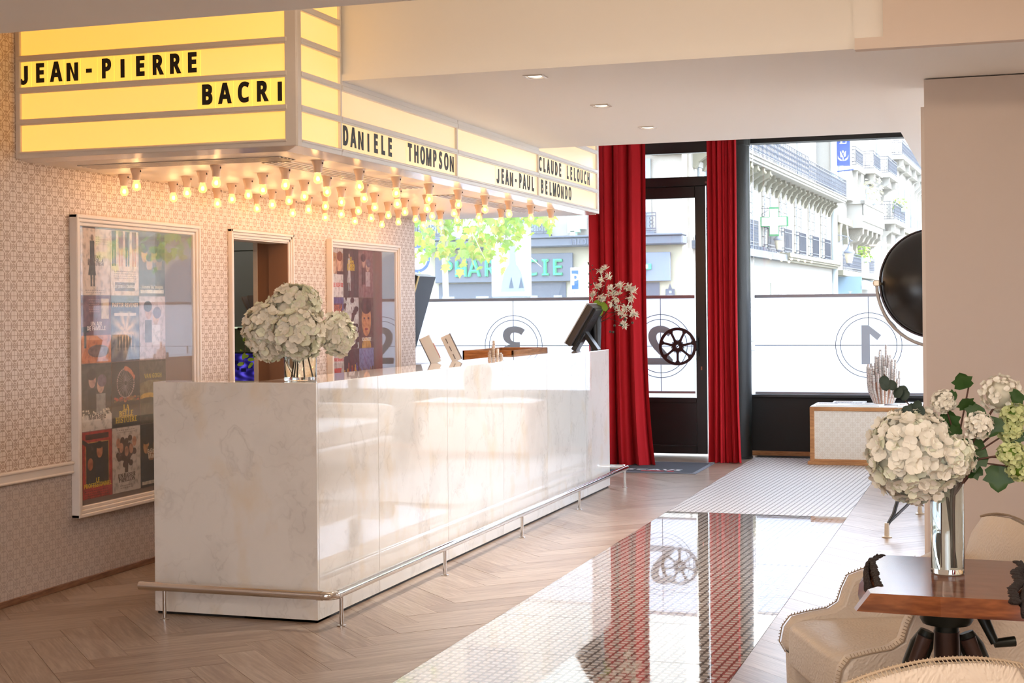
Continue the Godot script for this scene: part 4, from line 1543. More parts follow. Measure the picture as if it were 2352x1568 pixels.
func soft(m: Mb, c: Vector3, h: Vector3, e := 0.35, bas := Basis()) -> Mb:
	return m.grid(superq(c, h, e, bas), true)

# ---------------------------------------------------------------- on the counter
func counter_things() -> void:
	flower_mats()
	var vz := -6.345
	glass_vase("wide clear glass vase holding white hydrangeas on the counter's near end", Vector3(-3.145, 1.101, vz), 0.077, 0.2, 0.02)
	var st := func(dx: float, dz: float) -> Array:
		return [Vector3(-3.145 + dx, 1.124, vz + dz), Vector3(-3.145 + dx * 0.6, 1.22, vz + dz * 0.6)]
	hydrangea("white hydrangea head at the left of the counter bouquet", Vector3(-3.3, 1.35, vz + 0.01), Vector3(0.13, 0.115, 0.12), 270, 0.0245, st.call(-0.05, 0.0))
	hydrangea("white hydrangea head at the top of the counter bouquet", Vector3(-3.205, 1.445, vz - 0.06), Vector3(0.125, 0.115, 0.115), 270, 0.0245, st.call(-0.03, -0.02))
	hydrangea("white hydrangea head in front over the counter vase rim", Vector3(-3.13, 1.325, vz + 0.06), Vector3(0.125, 0.115, 0.115), 270, 0.0245, st.call(0.03, 0.02))
	hydrangea("small white hydrangea head sticking out right of the counter bouquet", Vector3(-2.985, 1.32, vz - 0.08), Vector3(0.07, 0.095, 0.085), 150, 0.0245, st.call(0.055, -0.02))
	hydrangea("low white hydrangea head drooping over the left of the counter vase", Vector3(-3.29, 1.265, vz + 0.03), Vector3(0.085, 0.06, 0.08), 130, 0.024, st.call(-0.02, 0.03))
	# green sprig hanging on the left
	var sp := thing("green_sprig", "lime green berry sprig hanging left of the counter bouquet", "sprig", Vector3(-3.2, 1.13, vz))
	var tw := mb()
	tw.tube([Vector3(0.02, 0, 0), Vector3(-0.06, 0.14, 0.02), Vector3(-0.16, 0.2, 0.04), Vector3(-0.21, 0.14, 0.05), Vector3(-0.22, 0.05, 0.05)], 0.0018, 6)
	tw.tube([Vector3(-0.18, 0.18, 0.045), Vector3(-0.24, 0.22, 0.05)], 0.0014, 6)
	part("twig", tw, M.twig, sp)
	for k in 11:
		var lm := mb()
		round_leaf(lm, Transform3D(look(Vector3(rng.randf() - 0.5, 0.4, 0.9), rng.randf() * TAU), Vector3.ZERO), 0.036, 0.018)
		part("leaf", lm, M.lime, sp, Vector3(-0.205 + rng.randf_range(-0.035, 0.03), rng.randf_range(0.02, 0.2), 0.05 + rng.randf_range(-0.02, 0.02)))
	for k in 10:
		part("berry", mb().ball(Vector3.ZERO, Vector3.ONE * 0.0045, 8, 6), M.lime, sp, Vector3(-0.215 + rng.randf_range(-0.04, 0.05), rng.randf_range(0.06, 0.23), 0.055))
	# point-of-sale monitor seen from its back
	var mo := thing("touch_screen_monitor", "tilted black touch screen monitor seen from behind at the counter's far end", "monitor", Vector3(-3.16, 1.101, -11.25))
	var axis := Vector3(0.52, 0.855, 0).normalized()
	var nrm := Vector3(axis.y, -axis.x, 0)
	var bb := Basis(axis, nrm, axis.cross(nrm)).orthonormalized()
	var c0 := Vector3(0.052, 0.2, 0)
	part("screen_housing", mb().box(c0, Vector3(0.36, 0.05, 0.30), bb, 0.006), mat(S(62, 54, 50), 0.4), mo)
	part("screen_glass", mb().box(c0 - nrm * 0.028, Vector3(0.365, 0.008, 0.306), bb, 0.002), mat(S(200, 196, 190), 0.15), mo)
	part("back_cover", mb().box(c0 + nrm * 0.035, Vector3(0.34, 0.03, 0.22), bb, 0.006), M.black, mo)
	var vents := mb()
	for k in 7:
		vents.box(c0 + nrm * 0.051 + axis * (0.13 - k * 0.012) + Vector3(0, 0, 0.03), Vector3(0.004, 0.002, 0.1), bb)
		vents.box(c0 + nrm * 0.051 - axis * (0.15 - k * 0.012) + Vector3(0, 0, 0.05), Vector3(0.004, 0.002, 0.07), bb)
	part("vent", vents, M.blackm, mo)
	part("stand_leg", mb().box(Vector3(0.103, 0.083, 0.0), Vector3(0.035, 0.215, 0.1), Basis(Vector3.BACK, 0.62), 0.004), M.black, mo)
	part("stand_foot", mb().box(Vector3(0.02, 0.07, 0.0), Vector3(0.04, 0.16, 0.12), Basis(Vector3.BACK, -0.55), 0.004), mat(S(70, 70, 72), 0.3, 0.4), mo)
	# spidery white flowers behind it
	var fv := thing("clematis_spray", "loose spray of feathery white flowers behind the black monitor", "flowers", Vector3(-3.06, 1.101, -11.42))
	part("holder", mb().lathe([Vector2(0, 0.0), Vector2(0.04, 0.0), Vector2(0.045, 0.1), Vector2(0.05, 0.28), Vector2(0.044, 0.28), Vector2(0.0, 0.05)], Transform3D(), 20), M.black, fv)
	var cl := [[0.06, 0.63, 0.06], [0.1, 0.56, 0.07], [0.03, 0.5, 0.07], [0.12, 0.47, 0.08], [0.2, 0.5, 0.06], [0.28, 0.49, 0.05], [0.33, 0.47, 0.06], [0.3, 0.42, 0.06], [0.17, 0.41, 0.08], [0.24, 0.37, 0.08], [0.07, 0.41, 0.07], [0.27, 0.3, 0.07], [0.33, 0.26, 0.06], [0.2, 0.29, 0.07], [0.24, 0.2, 0.05], [0.15, 0.35, 0.07], [-0.02, 0.44, 0.05]]
	var sm := mb()
	for q in cl:
		sm.tube([Vector3(0, 0.2, 0), Vector3(q[0] * 0.5, (q[1] + 0.3) * 0.5, 0.02), Vector3(q[0], q[1], 0)], 0.002, 5)
	sm.tube([Vector3(0.0, 0.5, 0), Vector3(-0.03, 0.62, 0.0), Vector3(-0.055, 0.7, 0)], 0.0015, 5)
	part("twig", sm, M.stem, fv)
	for q in cl:
		var fm := mb()
		for e in 3:
			var o: Vector3 = Vector3(rng.randf() - 0.5, rng.randf() - 0.5, rng.randf() - 0.2) * q[2] * 0.9
			var d := Vector3(rng.randf() - 0.5, rng.randf() - 0.4, 0.7).normalized()
			for p in 16:
				var dd := (d + Vector3(rng.randf() - 0.5, rng.randf() - 0.5, rng.randf() - 0.5) * 1.9).normalized()
				petal(fm, Transform3D(look(dd, rng.randf() * TAU) * Basis(Vector3.RIGHT, -PI / 2), o), 0.04, 0.0075, 0.2)
		part("flower", fm, M.cream, fv, Vector3(q[0], q[1], 0))
	for k in 16:
		part("seed_head", mb().ball(Vector3(-0.055 + rng.randf() * 0.06, 0.48 + rng.randf() * 0.22, rng.randf() * 0.02), Vector3.ONE * 0.006, 6, 4), M.stem, fv)
	for k in 9:
		part("seed_head", mb().ball(Vector3(0.12 + rng.randf() * 0.2, 0.14 + rng.randf() * 0.12, rng.randf() * 0.03), Vector3.ONE * 0.011, 6, 4), M.stem, fv)
	for q in [[0.03, 0.36], [0.06, 0.33], [0.08, 0.37], [0.02, 0.4]]:
		var lm := mb()
		round_leaf(lm, Transform3D(look(Vector3(0.2, 0.3, 0.9), rng.randf() * TAU), Vector3.ZERO), 0.07, 0.05)
		part("leaf", lm, M.lime, fv, Vector3(q[0], q[1], 0.03))
	# leaning brochures near the wall end
	var wht := mat(S(246, 245, 243), 0.5)
	wht.backlight_enabled = true
	wht.backlight = Color(0.9, 0.9, 0.88)
	var gr := mat(S(120, 116, 116), 0.5)
	var bl := ["left white brochure with grey edge leaning on the counter ledge", "right white brochure with dashed grey edge leaning on the counter ledge"]
	for k in 2:
		var b := thing("brochure", bl[k], "brochure", Vector3(-3.325, 1.101, -8.6 - k * 0.36), 0, "brochures leaning on the counter ledge")
		var tilt := Basis(Vector3.UP, 0.35) * Basis(Vector3.BACK, 0.44)
		var w := 0.062
		part("pages", mb().box(tilt * Vector3(0, 0.09, 0), Vector3(w, 0.18, 0.12), tilt, 0.002), wht, b)
		if k == 0:
			part("grey_edge", mb().box(tilt * Vector3(-0.034, 0.09, 0), Vector3(0.006, 0.18, 0.121), tilt), gr, b)
			part("red_edge", mb().box(tilt * Vector3(0.033, 0.07, 0), Vector3(0.003, 0.1, 0.121), tilt), mat(S(196, 140, 130), 0.6), b)
		else:
			part("grey_edge", mb().box(tilt * Vector3(0.034, 0.09, 0), Vector3(0.006, 0.18, 0.121), tilt), gr, b)
			for j in 3:
				part("edge_tab", mb().box(tilt * Vector3(-0.004, 0.035 + j * 0.055, 0.061), Vector3(0.006, 0.034, 0.003), tilt), gr, b)
	# little bundle of newsprint-wrapped tubes
	var pr := print_mats()
	var tb := thing("tube_cluster", "small cluster of newsprint-wrapped tubes on the counter ledge", "pencil pot", Vector3(-3.29, 1.101, -9.62))
	var hs := [0.035, 0.05, 0.075, 0.115, 0.03, 0.06, 0.032, 0.022]
	for k in 8:
		part("tube", mb().lathe([Vector2(0, 0), Vector2(0.0095, 0), Vector2(0.0095, hs[k]), Vector2(0.006, hs[k]), Vector2(0.006, 0.01)], Transform3D(), 10), pr[k % pr.size()], tb, Vector3(-0.045 + k * 0.014, 0, (k % 2) * 0.02))
	# wooden tray on the staff desk, its rim above the ledge
	var bx := thing("wooden_tray", "shallow wooden tray behind the far part of the counter ledge", "tray", Vector3(-3.62, 0.78, -10.85))
	var wm := mb()
	wm.bx(Vector3(-0.2, 0, -0.44), Vector3(0.2, 0.012, 0.44))
	wm.bx(Vector3(-0.2, 0, -0.44), Vector3(-0.185, 0.345, 0.44), 0.002).bx(Vector3(0.185, 0, -0.44), Vector3(0.2, 0.345, 0.44), 0.002)
	part("tray_wall", wm, M.wood, bx)
	part("tray_wall", mb().bx(Vector3(-0.2, 0, 0.425), Vector3(0.2, 0.345, 0.44), 0.002), M.wood, bx)
	part("tray_wall", mb().bx(Vector3(-0.2, 0, -0.44), Vector3(0.2, 0.345, -0.425), 0.002), M.wood, bx)
	# black board leaning in the alcove past the wall's end, on a console
	var co := thing("console_table", "narrow dark console in the alcove past the papered wall", "table", Vector3(-5.1, 0, -12.1))
	part("console_top", mb().bx(Vector3(-0.5, 0.93, -0.25), Vector3(0.36, 0.96, 0.25), 0.003), mat(S(108, 66, 52), 0.5), co)
	for q in [Vector3(-0.46, 0, -0.2), Vector3(0.3, 0, -0.2), Vector3(-0.46, 0, 0.2), Vector3(0.3, 0, 0.2)]:
		part("leg", mb().bx(Vector3(-0.02, 0, -0.02), Vector3(0.02, 0.93, 0.02), 0.003), M.blackm, co, q)
	var bo := thing("black_board", "black board with a gilt edge leaning in the alcove past the papered wall", "board", Vector3(-4.98, 0.96, -12.05))
	var tl := Basis(Vector3.BACK, -0.3)
	part("board", mb().box(tl * Vector3(-0.04, 0.4, 0), Vector3(0.08, 0.8, 0.42), tl, 0.002), M.black, bo)
	part("gilt_edge", mb().box(tl * Vector3(0.003, 0.4, 0.2), Vector3(0.006, 0.8, 0.03), tl, 0.001), mat(S(222, 190, 120), 0.35, 0.7), bo)
	var ol := thing("added_office_light", "round ceiling light added to brighten the office, out of view", "ceiling light", Vector3(-5.6, 2.79, -9.6))
	part("diffuser", mb().lathe([Vector2(0, -0.03), Vector2(0.15, -0.025), Vector2(0.16, 0.0), Vector2(0, 0.0)], Transform3D(), 20), glow(Color(1, 0.95, 0.86), 2.0), ol)
	var op := OmniLight3D.new()  # lamp and fitting added to brighten the dark office
	op.name = "office_fill_light"
	ol.add_child(op)
	op.position = Vector3(0, -0.06, 0)
	op.light_energy = 0.35
	op.light_color = Color(1, 0.95, 0.88)
	op.light_size = 0.02
	op.omni_range = 8.0
	op.omni_attenuation = 2.0
	op.shadow_enabled = true
	# back office: wall cupboards, document sorter, blue screen
	var cp := mat(S(150, 156, 156), 0.5)
	for k in 3:
		var cb := thing("wall_cupboard", ["left grey wall cupboard seen through the office doorway", "middle grey wall cupboard seen through the office doorway", "right grey wall cupboard seen through the office doorway"][k], "cupboard", Vector3(-6.42 + k * 0.62, 1.31, -10.88), 0, "office wall cupboards")
		part("body", mb().bx(Vector3(-0.308, 0, 0), Vector3(0.308, 1.4, 0.36)), cp, cb)
		part("door", mb().bx(Vector3(-0.305, 0.003, 0.36), Vector3(0.305, 0.6, 0.378), 0.002), cp, cb)
		part("door", mb().bx(Vector3(-0.305, 0.606, 0.36), Vector3(0.305, 1.397, 0.378), 0.002), cp, cb)
		part("light_strip", mb().bx(Vector3(-0.3, -0.012, 0.34), Vector3(0.3, 0.0, 0.375)), glow(Color(0.9, 0.95, 0.8), 0.8), cb)
	var dk := thing("office_desk", "white desk in the back office below the cupboards", "desk", Vector3(-5.7, 0, -10.55))
	part("desk_top", mb().bx(Vector3(-1.0, 0.72, -0.3), Vector3(0.7, 0.75, 0.3), 0.003), M.white, dk)
	part("leg", mb().bx(Vector3(-0.98, 0, -0.28), Vector3(-0.94, 0.72, 0.28)), M.white, dk)
	part("leg", mb().bx(Vector3(0.64, 0, -0.28), Vector3(0.68, 0.72, 0.28)), M.white, dk)
	var sc := thing("office_screen", "screen with a dim blue picture on the office desk", "monitor", Vector3(-5.72, 0.75, -10.45))
	part("bezel", mb().bx(Vector3(-0.26, 0.03, -0.02), Vector3(0.26, 0.36, 0.012), 0.004), M.black, sc)
	part("stand", mb().bx(Vector3(-0.1, 0, -0.08), Vector3(0.1, 0.01, 0.08), 0.003).bx(Vector3(-0.02, 0, -0.03), Vector3(0.02, 0.06, -0.015)), M.black, sc)
	var si := Image.create_empty(128, 80, false, Image.FORMAT_RGB8)
	for y in 80:
		for x in 128:
			var v := 0.5 + 0.5 * sin(x * 0.21 + sin(y * 0.2) * 2.0) * cos(y * 0.17 + x * 0.03)
			si.set_pixel(x, y, S(20, 14, 70).lerp(S(96, 84, 220), v * v))
	for k in 14:
		si.fill_rect(Rect2i(rng.randi() % 120, rng.randi() % 70, 4 + rng.randi() % 12, 3 + rng.randi() % 8), S(12, 10, 40))
	var sm2 := tmat(si, 0.3)
	sm2.emission_enabled = true
	sm2.emission_texture = sm2.albedo_texture
	sm2.emission = Color.BLACK
	sm2.emission_energy_multiplier = 1.1
	var pic := mb()
	pic.face([Vector3(-0.25, 0.04, 0.0125), Vector3(0.25, 0.04, 0.0125), Vector3(0.25, 0.35, 0.0125), Vector3(-0.25, 0.35, 0.0125)], Vector3.BACK, [Vector2(0, 1), Vector2(1, 1), Vector2(1, 0), Vector2(0, 0)])
	part("picture", pic, sm2, sc)
	var fo := thing("document_sorter", "upright sorter of papers behind the office partition edge", "paper sorter", Vector3(-5.0, 1.32, -9.5))
	part("papers", mb().box(Vector3(-0.08, 0.12, 0), Vector3(0.012, 0.22, 0.16), Basis(Vector3.BACK, 0.5)).box(Vector3(-0.05, 0.12, 0), Vector3(0.01, 0.22, 0.16), Basis(Vector3.BACK, 0.3)), mat(S(170, 164, 166), 0.7), fo)
	part("black_back", mb().box(Vector3(0.0, 0.11, 0), Vector3(0.02, 0.22, 0.16), Basis(Vector3.BACK, -0.12)), M.black, fo)
	part("bracket", mb().bx(Vector3(-0.1, -0.02, -0.08), Vector3(0.12, 0.0, 0.2), 0.002), M.black, fo)

func print_mats() -> Array:
	if M.has("prints"):
		return M.prints
	var l := []
	for k in 3:
		var im := Image.create_empty(96, 96, false, Image.FORMAT_RGB8)
		im.fill([S(222, 214, 204), S(206, 198, 190), S(230, 224, 216)][k])
		for j in 190:
			im.fill_rect(Rect2i(rng.randi() % 92, rng.randi() % 94, 1 + rng.randi() % 7, 1 + rng.randi() % 4), [S(66, 56, 54), S(110, 92, 84), S(150, 136, 128), S(52, 48, 56), S(170, 96, 84), S(196, 160, 140)][rng.randi() % 6])
		l.append(tmat(im, 0.6, Vector3.ONE * 9.0, true))
	M.prints = l
	return l

# ---------------------------------------------------------------- armchairs and the side table
func armchair(label: String, at: Vector3, turn: float) -> Node3D:
	var t := thing("armchair", label, "armchair", at, turn, "cream leather armchairs")
	var hide := bump(mat(S(226, 210, 190), 0.36), 5.0, 0.35, 9)
	hide.metallic_specular = 0.5
	var seam := mat(S(178, 156, 130), 0.6)
	# seat, its front rounded over
	var s := mb()
	soft(s, Vector3(0, 0.368, 0.02), Vector3(0.262, 0.08, 0.3), 0.3)
	part("seat", s, hide, t)
	# arms: low along the seat, then sweeping up to the back
	var prof := [Vector2(0.295, 0.325), Vector2(0.315, 0.36), Vector2(0.305, 0.41), Vector2(0.28, 0.442), Vector2(0.22, 0.455), Vector2(0.16, 0.464), Vector2(0.125, 0.485), Vector2(0.11, 0.53), Vector2(0.09, 0.57), Vector2(0.04, 0.588), Vector2(-0.04, 0.592), Vector2(-0.14, 0.62), Vector2(-0.24, 0.66), Vector2(-0.3, 0.62), Vector2(-0.32, 0.4), Vector2(-0.3, 0.28), Vector2(0.0, 0.29)]
	for sg in [-1.0, 1.0]:
		var rows := []
		var cen := Vector2(0.0, 0.4)
		for w in [[-0.034, 0.93], [-0.03, 0.972], [-0.018, 0.995], [0.0, 1.0], [0.018, 0.995], [0.03, 0.972], [0.034, 0.93]]:
			var row := []
			for q in prof:
				var e: Vector2 = cen + (q - cen) * w[1]
				row.append(Vector3(sg * (0.262) + w[0], e.y, e.x))
			rows.append(row)
		var m := mb().grid(rows, true)
		for e in [rows[0], rows[6]]:
			var pl := PackedVector2Array()
			for q in e:
				pl.append(Vector2(q.z, q.y))
			var tr := Geometry2D.triangulate_polygon(pl)
			var b := m.p.size()
			var o := Vector3(signf(e[0].x - sg * 0.262), 0, 0)
			for q in e:
				m.v(q, o)
			for k in range(0, tr.size(), 3):
				m.tri(b + tr[k], b + tr[k + 1], b + tr[k + 2])
		var arm := part("arm", m, hide, t)
		# hand stitching along the edge
		var st := mb()
		var pts := []
		for k in range(0, 12):
			pts.append(Vector3(sg * 0.262 + sg * 0.033, prof[k].y * 0.985 + 0.006, prof[k].x))
		st.tube(pts, 0.0022, 5)
		for k in pts.size() - 1:
			var n := int((pts[k + 1] - pts[k]).length() / 0.011) + 1
			for j in n:
				var q: Vector3 = pts[k].lerp(pts[k + 1], (j + 0.5) / n)
				var d: Vector3 = (pts[k + 1] - pts[k]).normalized()
				var up := Vector3(0, -d.z, d.y) if d.z < 0 else Vector3(0, d.z, -d.y)
				st.tube([q + Vector3(sg * 0.002, 0, 0) - up * 0.001, q - Vector3(sg * 0.01, 0, 0) + up * 0.009], 0.0013, 4)
		part("stitching", st, seam, arm)
	# back, leaning and crowned
	var br := []
	for i in 13:
		var v := i / 12.0
		var y := 0.22 + 0.56 * v
		var row := []
		for j in 28:
			var u := TAU * j / 28
			var hw := 0.272 * (1.0 - 0.12 * pow(v, 3)) * (1.0 if i > 0 else 0.96)
			var th := 0.042 * (1.0 - 0.45 * pow(v, 4))
			if i == 12:
				hw *= 0.9
				th *= 0.35
			var x := signf(cos(u)) * pow(absf(cos(u)), 0.35) * hw
			var zz := signf(sin(u)) * pow(absf(sin(u)), 0.35) * th
			row.append(Vector3(x, y - 0.045 * pow(absf(x) / 0.27, 2) * v, -0.26 - 0.1 * (v - 0.3) + zz))
		br.append(row)
	var bk := mb().grid(br, true)
	bk.face(br[12], Vector3.UP)
	var back := part("back", bk, hide, t)
	var sb := mb()
	var bp := []
	for k in 25:
		var x := lerpf(-0.23, 0.23, k / 24.0)
		bp.append(Vector3(x, 0.786 - 0.045 * pow(absf(x) / 0.27, 2), -0.33))
	sb.tube(bp, 0.003, 5)
	for k in 46:
		var x := lerpf(-0.225, 0.225, k / 45.0)
		sb.tube([Vector3(x, 0.789 - 0.045 * pow(absf(x) / 0.27, 2), -0.326), Vector3(x + 0.004, 0.78 - 0.045 * pow(absf(x) / 0.27, 2), -0.344)], 0.0014, 4)
	part("stitching", sb, seam, back)
	for q in [Vector2(-0.235, 0.262), Vector2(0.235, 0.262), Vector2(-0.235, -0.25), Vector2(0.235, -0.25)]:
		var rows := []
		for i in 6:
			var v := i / 5.0
			var hw := lerpf(0.045, 0.022, v)
			var row := []
			for j in 16:
				var u := TAU * j / 16
				row.append(Vector3(q.x + signf(cos(u)) * pow(absf(cos(u)), 0.5) * hw * 0.8 + signf(q.x) * 0.012 * v, lerpf(0.34, 0.002, v), q.y + signf(sin(u)) * pow(absf(sin(u)), 0.5) * hw + signf(q.y) * 0.012 * v))
			rows.append(row)
		var lg := mb().grid(rows, true)
		lg.face(rows[5], Vector3.DOWN)
		part("leg", lg, hide, t)
	return t

func lounge() -> void:
	armchair("cream leather armchair with stitched arms behind the wooden side table", Vector3(-0.27, 0, -4.62), deg_to_rad(-66))
	armchair("nearest cream leather armchair, only its stitched back edge in the bottom corner", Vector3(-0.36, 0, -3.02), deg_to_rad(-136))
	var cu := single("seat_cushion", soft(mb(), Vector3(0, 0, 0), Vector3(0.09, 0.09, 0.03), 0.6, Basis(Vector3.RIGHT, -0.25)), mat(S(190, 140, 50), 0.8), "small mustard cushion tucked in the corner of the far armchair", "cushion", Vector3(-0.09, 0.535, -4.66))
	cu.rotation.y = deg_to_rad(-66)
	# live-edge side table on a tripod
	var t := thing("side_table", "live-edge wooden side table on a dark crank tripod", "side table", Vector3(-0.135, 0, -3.93))
	var off := -t.position
	var slab := tmat(wood_img(8, S(150, 88, 50), S(92, 46, 26), 256, 256), 0.16, Vector3(1.7, 1.7, 2.6), true)
	slab.metallic_specular = 0.6
	var top := [Vector2(-0.312, -4.215), Vector2(-0.2, -4.211), Vector2(-0.08, -4.206), Vector2(0.038, -4.199), Vector2(0.053, -4.126), Vector2(0.031, -4.04), Vector2(0.04, -3.896), Vector2(0.022, -3.791), Vector2(0.028, -3.647), Vector2(-0.138, -3.642), Vector2(-0.299, -3.645), Vector2(-0.31, -3.693), Vector2(-0.286, -3.747), Vector2(-0.302, -3.865), Vector2(-0.321, -4.025), Vector2(-0.332, -4.12)]
	var bot := [Vector2(-0.34, -4.22), Vector2(-0.2, -4.215), Vector2(-0.08, -4.21), Vector2(0.06, -4.205), Vector2(0.085, -4.12), Vector2(0.07, -4.03), Vector2(0.08, -3.9), Vector2(0.075, -3.79), Vector2(0.065, -3.645), Vector2(-0.138, -3.645), Vector2(-0.335, -3.66), Vector2(-0.344, -3.7), Vector2(-0.335, -3.76), Vector2(-0.35, -3.87), Vector2(-0.36, -4.02), Vector2(-0.36, -4.13)]
	var sm := mb()
	for lv in [[top, 0.74, Vector3.UP], [bot, 0.692, Vector3.DOWN]]:
		var pl := PackedVector2Array(lv[0])
		var tr := Geometry2D.triangulate_polygon(pl)
		var b := sm.p.size()
		for q in pl:
			sm.v(Vector3(q.x, lv[1], q.y), lv[2], q * 2.0)
		for k in range(0, tr.size(), 3):
			sm.tri(b + tr[k], b + tr[k + 1], b + tr[k + 2])
	for k in 16:
		var a: Vector2 = top[k]
		var b: Vector2 = top[(k + 1) % 16]
		var c: Vector2 = bot[(k + 1) % 16]
		var d: Vector2 = bot[k]
		var m2 := (a + b) * 0.5 - Vector2(-0.135, -3.93)
		sm.face([Vector3(a.x, 0.74, a.y), Vector3(b.x, 0.74, b.y), Vector3(c.x, 0.692, c.y), Vector3(d.x, 0.692, d.y)], Vector3(m2.x, 0.2, m2.y))
	part("table_top", sm, slab, t, off)
	var bark := bump(mat(S(38, 26, 22), 0.75), 9.0, 0.8)
	for e in [[10, 16, 0.012], [3, 8, 0.016]]:
		var bm := mb()
		for k in range(e[0], e[1]):
			var n := 9
			for j in n:
				var f := (j + rng.randf()) / n
				var q: Vector2 = top[k].lerp(top[(k + 1) % 16], f)
				var q2: Vector2 = bot[k].lerp(bot[(k + 1) % 16], f)
				if e[0] == 10 and k < 12:
					continue
				bm.ball(Vector3(q.x, 0.736, q.y), Vector3(e[2], 0.007, 0.018) * rng.randf_range(0.8, 1.1), 7, 5, Basis(Vector3.UP, rng.randf() * 0.8))
				bm.ball(Vector3((q.x + q2.x) / 2, 0.716, (q.y + q2.y) / 2), Vector3(0.008, 0.024, 0.02) * rng.randf_range(0.7, 1.2), 7, 5)
		part("bark_edge", bm, bark, t, off)
	var iron := mat(S(34, 38, 32), 0.4, 0.4)
	var worn := mat(S(74, 52, 44), 0.4, 0.4)
	part("mount_head", mb().lathe([Vector2(0, 0.692), Vector2(0.066, 0.692), Vector2(0.066, 0.63), Vector2(0.06, 0.62), Vector2(0.03, 0.615), Vector2(0.03, 0.56), Vector2(0.026, 0.55), Vector2(0, 0.55)], Transform3D(), 20), iron, t)
	part("column", mb().lathe([Vector2(0, 0.6), Vector2(0.032, 0.6), Vector2(0.032, 0.12), Vector2(0.02, 0.1), Vector2(0, 0.1)], Transform3D(), 18), worn, t)
	part("clamp_knob", mb().box(Vector3(-0.085, 0.68, 0.03), Vector3(0.03, 0.014, 0.02), Basis(), 0.003).box(Vector3(-0.085, 0.668, 0.03), Vector3(0.014, 0.016, 0.014), Basis(), 0.003), worn, t)
	var ck := mb()
	ck.tube([Vector3(0.068, 0.67, 0.02), Vector3(0.085, 0.655, 0.03), Vector3(0.118, 0.585, 0.045)], [0.014, 0.016, 0.011], 8)
	ck.tube([Vector3(0.116, 0.585, 0.045), Vector3(0.165, 0.59, 0.03)], [0.011, 0.013], 10)
	part("crank_handle", ck, iron, t)
	for k in 3:
		var an: float = [2.75, 0.25, 4.55][k]
		var d := Vector3(cos(an), 0, sin(an) * 0.6)
		if k == 2:
			d = Vector3(0.1, 0, -0.62)
		var a := d * 0.05 + Vector3(0, 0.605, 0.02)
		var z := d * 0.29 + Vector3(0, 0.02, 0.0)
		var lg := part("leg", mb().tube([a.lerp(z, 0.26), z], [0.024, 0.019], 12), M.black, t)
		part("leg_socket", mb().tube([a, a.lerp(z, 0.06), a.lerp(z, 0.3)], [0.018, 0.03, 0.029], 12), iron, lg)
		part("leg_rib", mb().tube([a.lerp(z, 0.02) + Vector3(0, 0, 0.02), a.lerp(z, 0.2) + Vector3(0, 0, 0.02)], [0.02, 0.018], 10), worn, lg)
		part("foot", mb().lathe([Vector2(0, 0), Vector2(0.022, 0), Vector2(0.022, 0.03), Vector2(0, 0.03)], Transform3D(Basis(), z - Vector3(0, 0.02, 0)), 10), iron, lg)
	# vase and stems on the table
	var v := Vector3(-0.132, 0.741, -3.97)
	glass_vase("tall clear glass cylinder vase on the live-edge side table", v, 0.042, 0.25, 0.014)
	hydrangea("big white hydrangea head leaning left out of the side table vase", v + Vector3(-0.078, 0.3, 0.0), Vector3(0.118, 0.116, 0.115), 420, 0.0205, [v + Vector3(0.02, 0.02, 0.0), v + Vector3(0.0, 0.2, 0)])
	hydrangea("small white hydrangea bloom over the side table vase's rim", v + Vector3(0.02, 0.3, 0.03), Vector3(0.045, 0.05, 0.045), 70, 0.0205, [v + Vector3(0.012, 0.02, 0.012), v + Vector3(0.01, 0.18, 0.01)])
	var heads := [
		["white viburnum cluster left of the taller stems in the side table vase", Vector3(-0.006, 0.441, 0), 0.027, 0],
		["largest soft white viburnum cluster at the top of the side table vase", Vector3(0.135, 0.46, -0.03), 0.05, 0],
		["white viburnum cluster in the middle of the side table bouquet", Vector3(0.083, 0.382, 0.03), 0.032, 0],
		["greenish viburnum cluster high at the right of the side table bouquet", Vector3(0.165, 0.408, 0), 0.03, 1],
		["greenish viburnum cluster below it at the frame's right edge", Vector3(0.155, 0.368, 0.01), 0.026, 1],
		["lower greenish viburnum cluster right of the big dark leaf", Vector3(0.158, 0.312, 0.02), 0.03, 1],
		["lowest yellow-green viburnum cluster right of the hanging leaf", Vector3(0.18, 0.275, 0.0), 0.034, 1]]
	for k in heads.size():
		var h: Array = heads[k]
		var hs := thing("viburnum_stem", h[0], "flower", v + Vector3(0.01 + 0.003 * (k % 3), 0.02, 0.012 * (k % 3) - 0.012))
		var c: Vector3 = v + h[1] - hs.position
		var fb := flower_ball(c, Vector3(h[2] * 1.1, h[2], h[2]), 90, 0.0085)
		for e in fb:
			var fp := part("flower_head", e, M.cream if h[3] == 0 else M.greenish, hs)
			fp.set_meta("kind", "stuff")
		part("flower_core", mb().ball(c, Vector3.ONE * h[2] * 0.75, 10, 8), M.core if h[3] == 0 else M.lime, hs)
		part("stem", mb().tube([Vector3.ZERO, Vector3(0.008 - 0.004 * (k % 3), 0.18, 0), Vector3(0.03, 0.27, 0.01).lerp(c, 0.3), c], 0.0022 + 0.0006 * (k % 2), 7), M.twig, hs)
	var lv := [[0.047, 0.474, 0.05, 0.4, 0.3], [0.026, 0.449, 0.034, -0.6, 1.2], [0.055, 0.427, 0.045, 0.9, 0.5], [0.082, 0.433, 0.05, 0.3, 2.6], [0.119, 0.405, 0.055, 0.2, 2.9], [0.182, 0.467, 0.04, 0.6, 2.4], [0.171, 0.373, 0.045, 0.2, 3.0], [0.007, 0.365, 0.06, 0.2, 0.1], [0.039, 0.354, 0.055, 0.5, 1.5], [0.097, 0.322, 0.085, 0.3, 1.9], [0.128, 0.28, 0.07, 0.1, 3.1], [0.044, 0.298, 0.06, 0.4, 3.5], [0.081, 0.277, 0.05, 0.3, 2.2], [-0.004, 0.331, 0.06, 0.5, 0.2]]
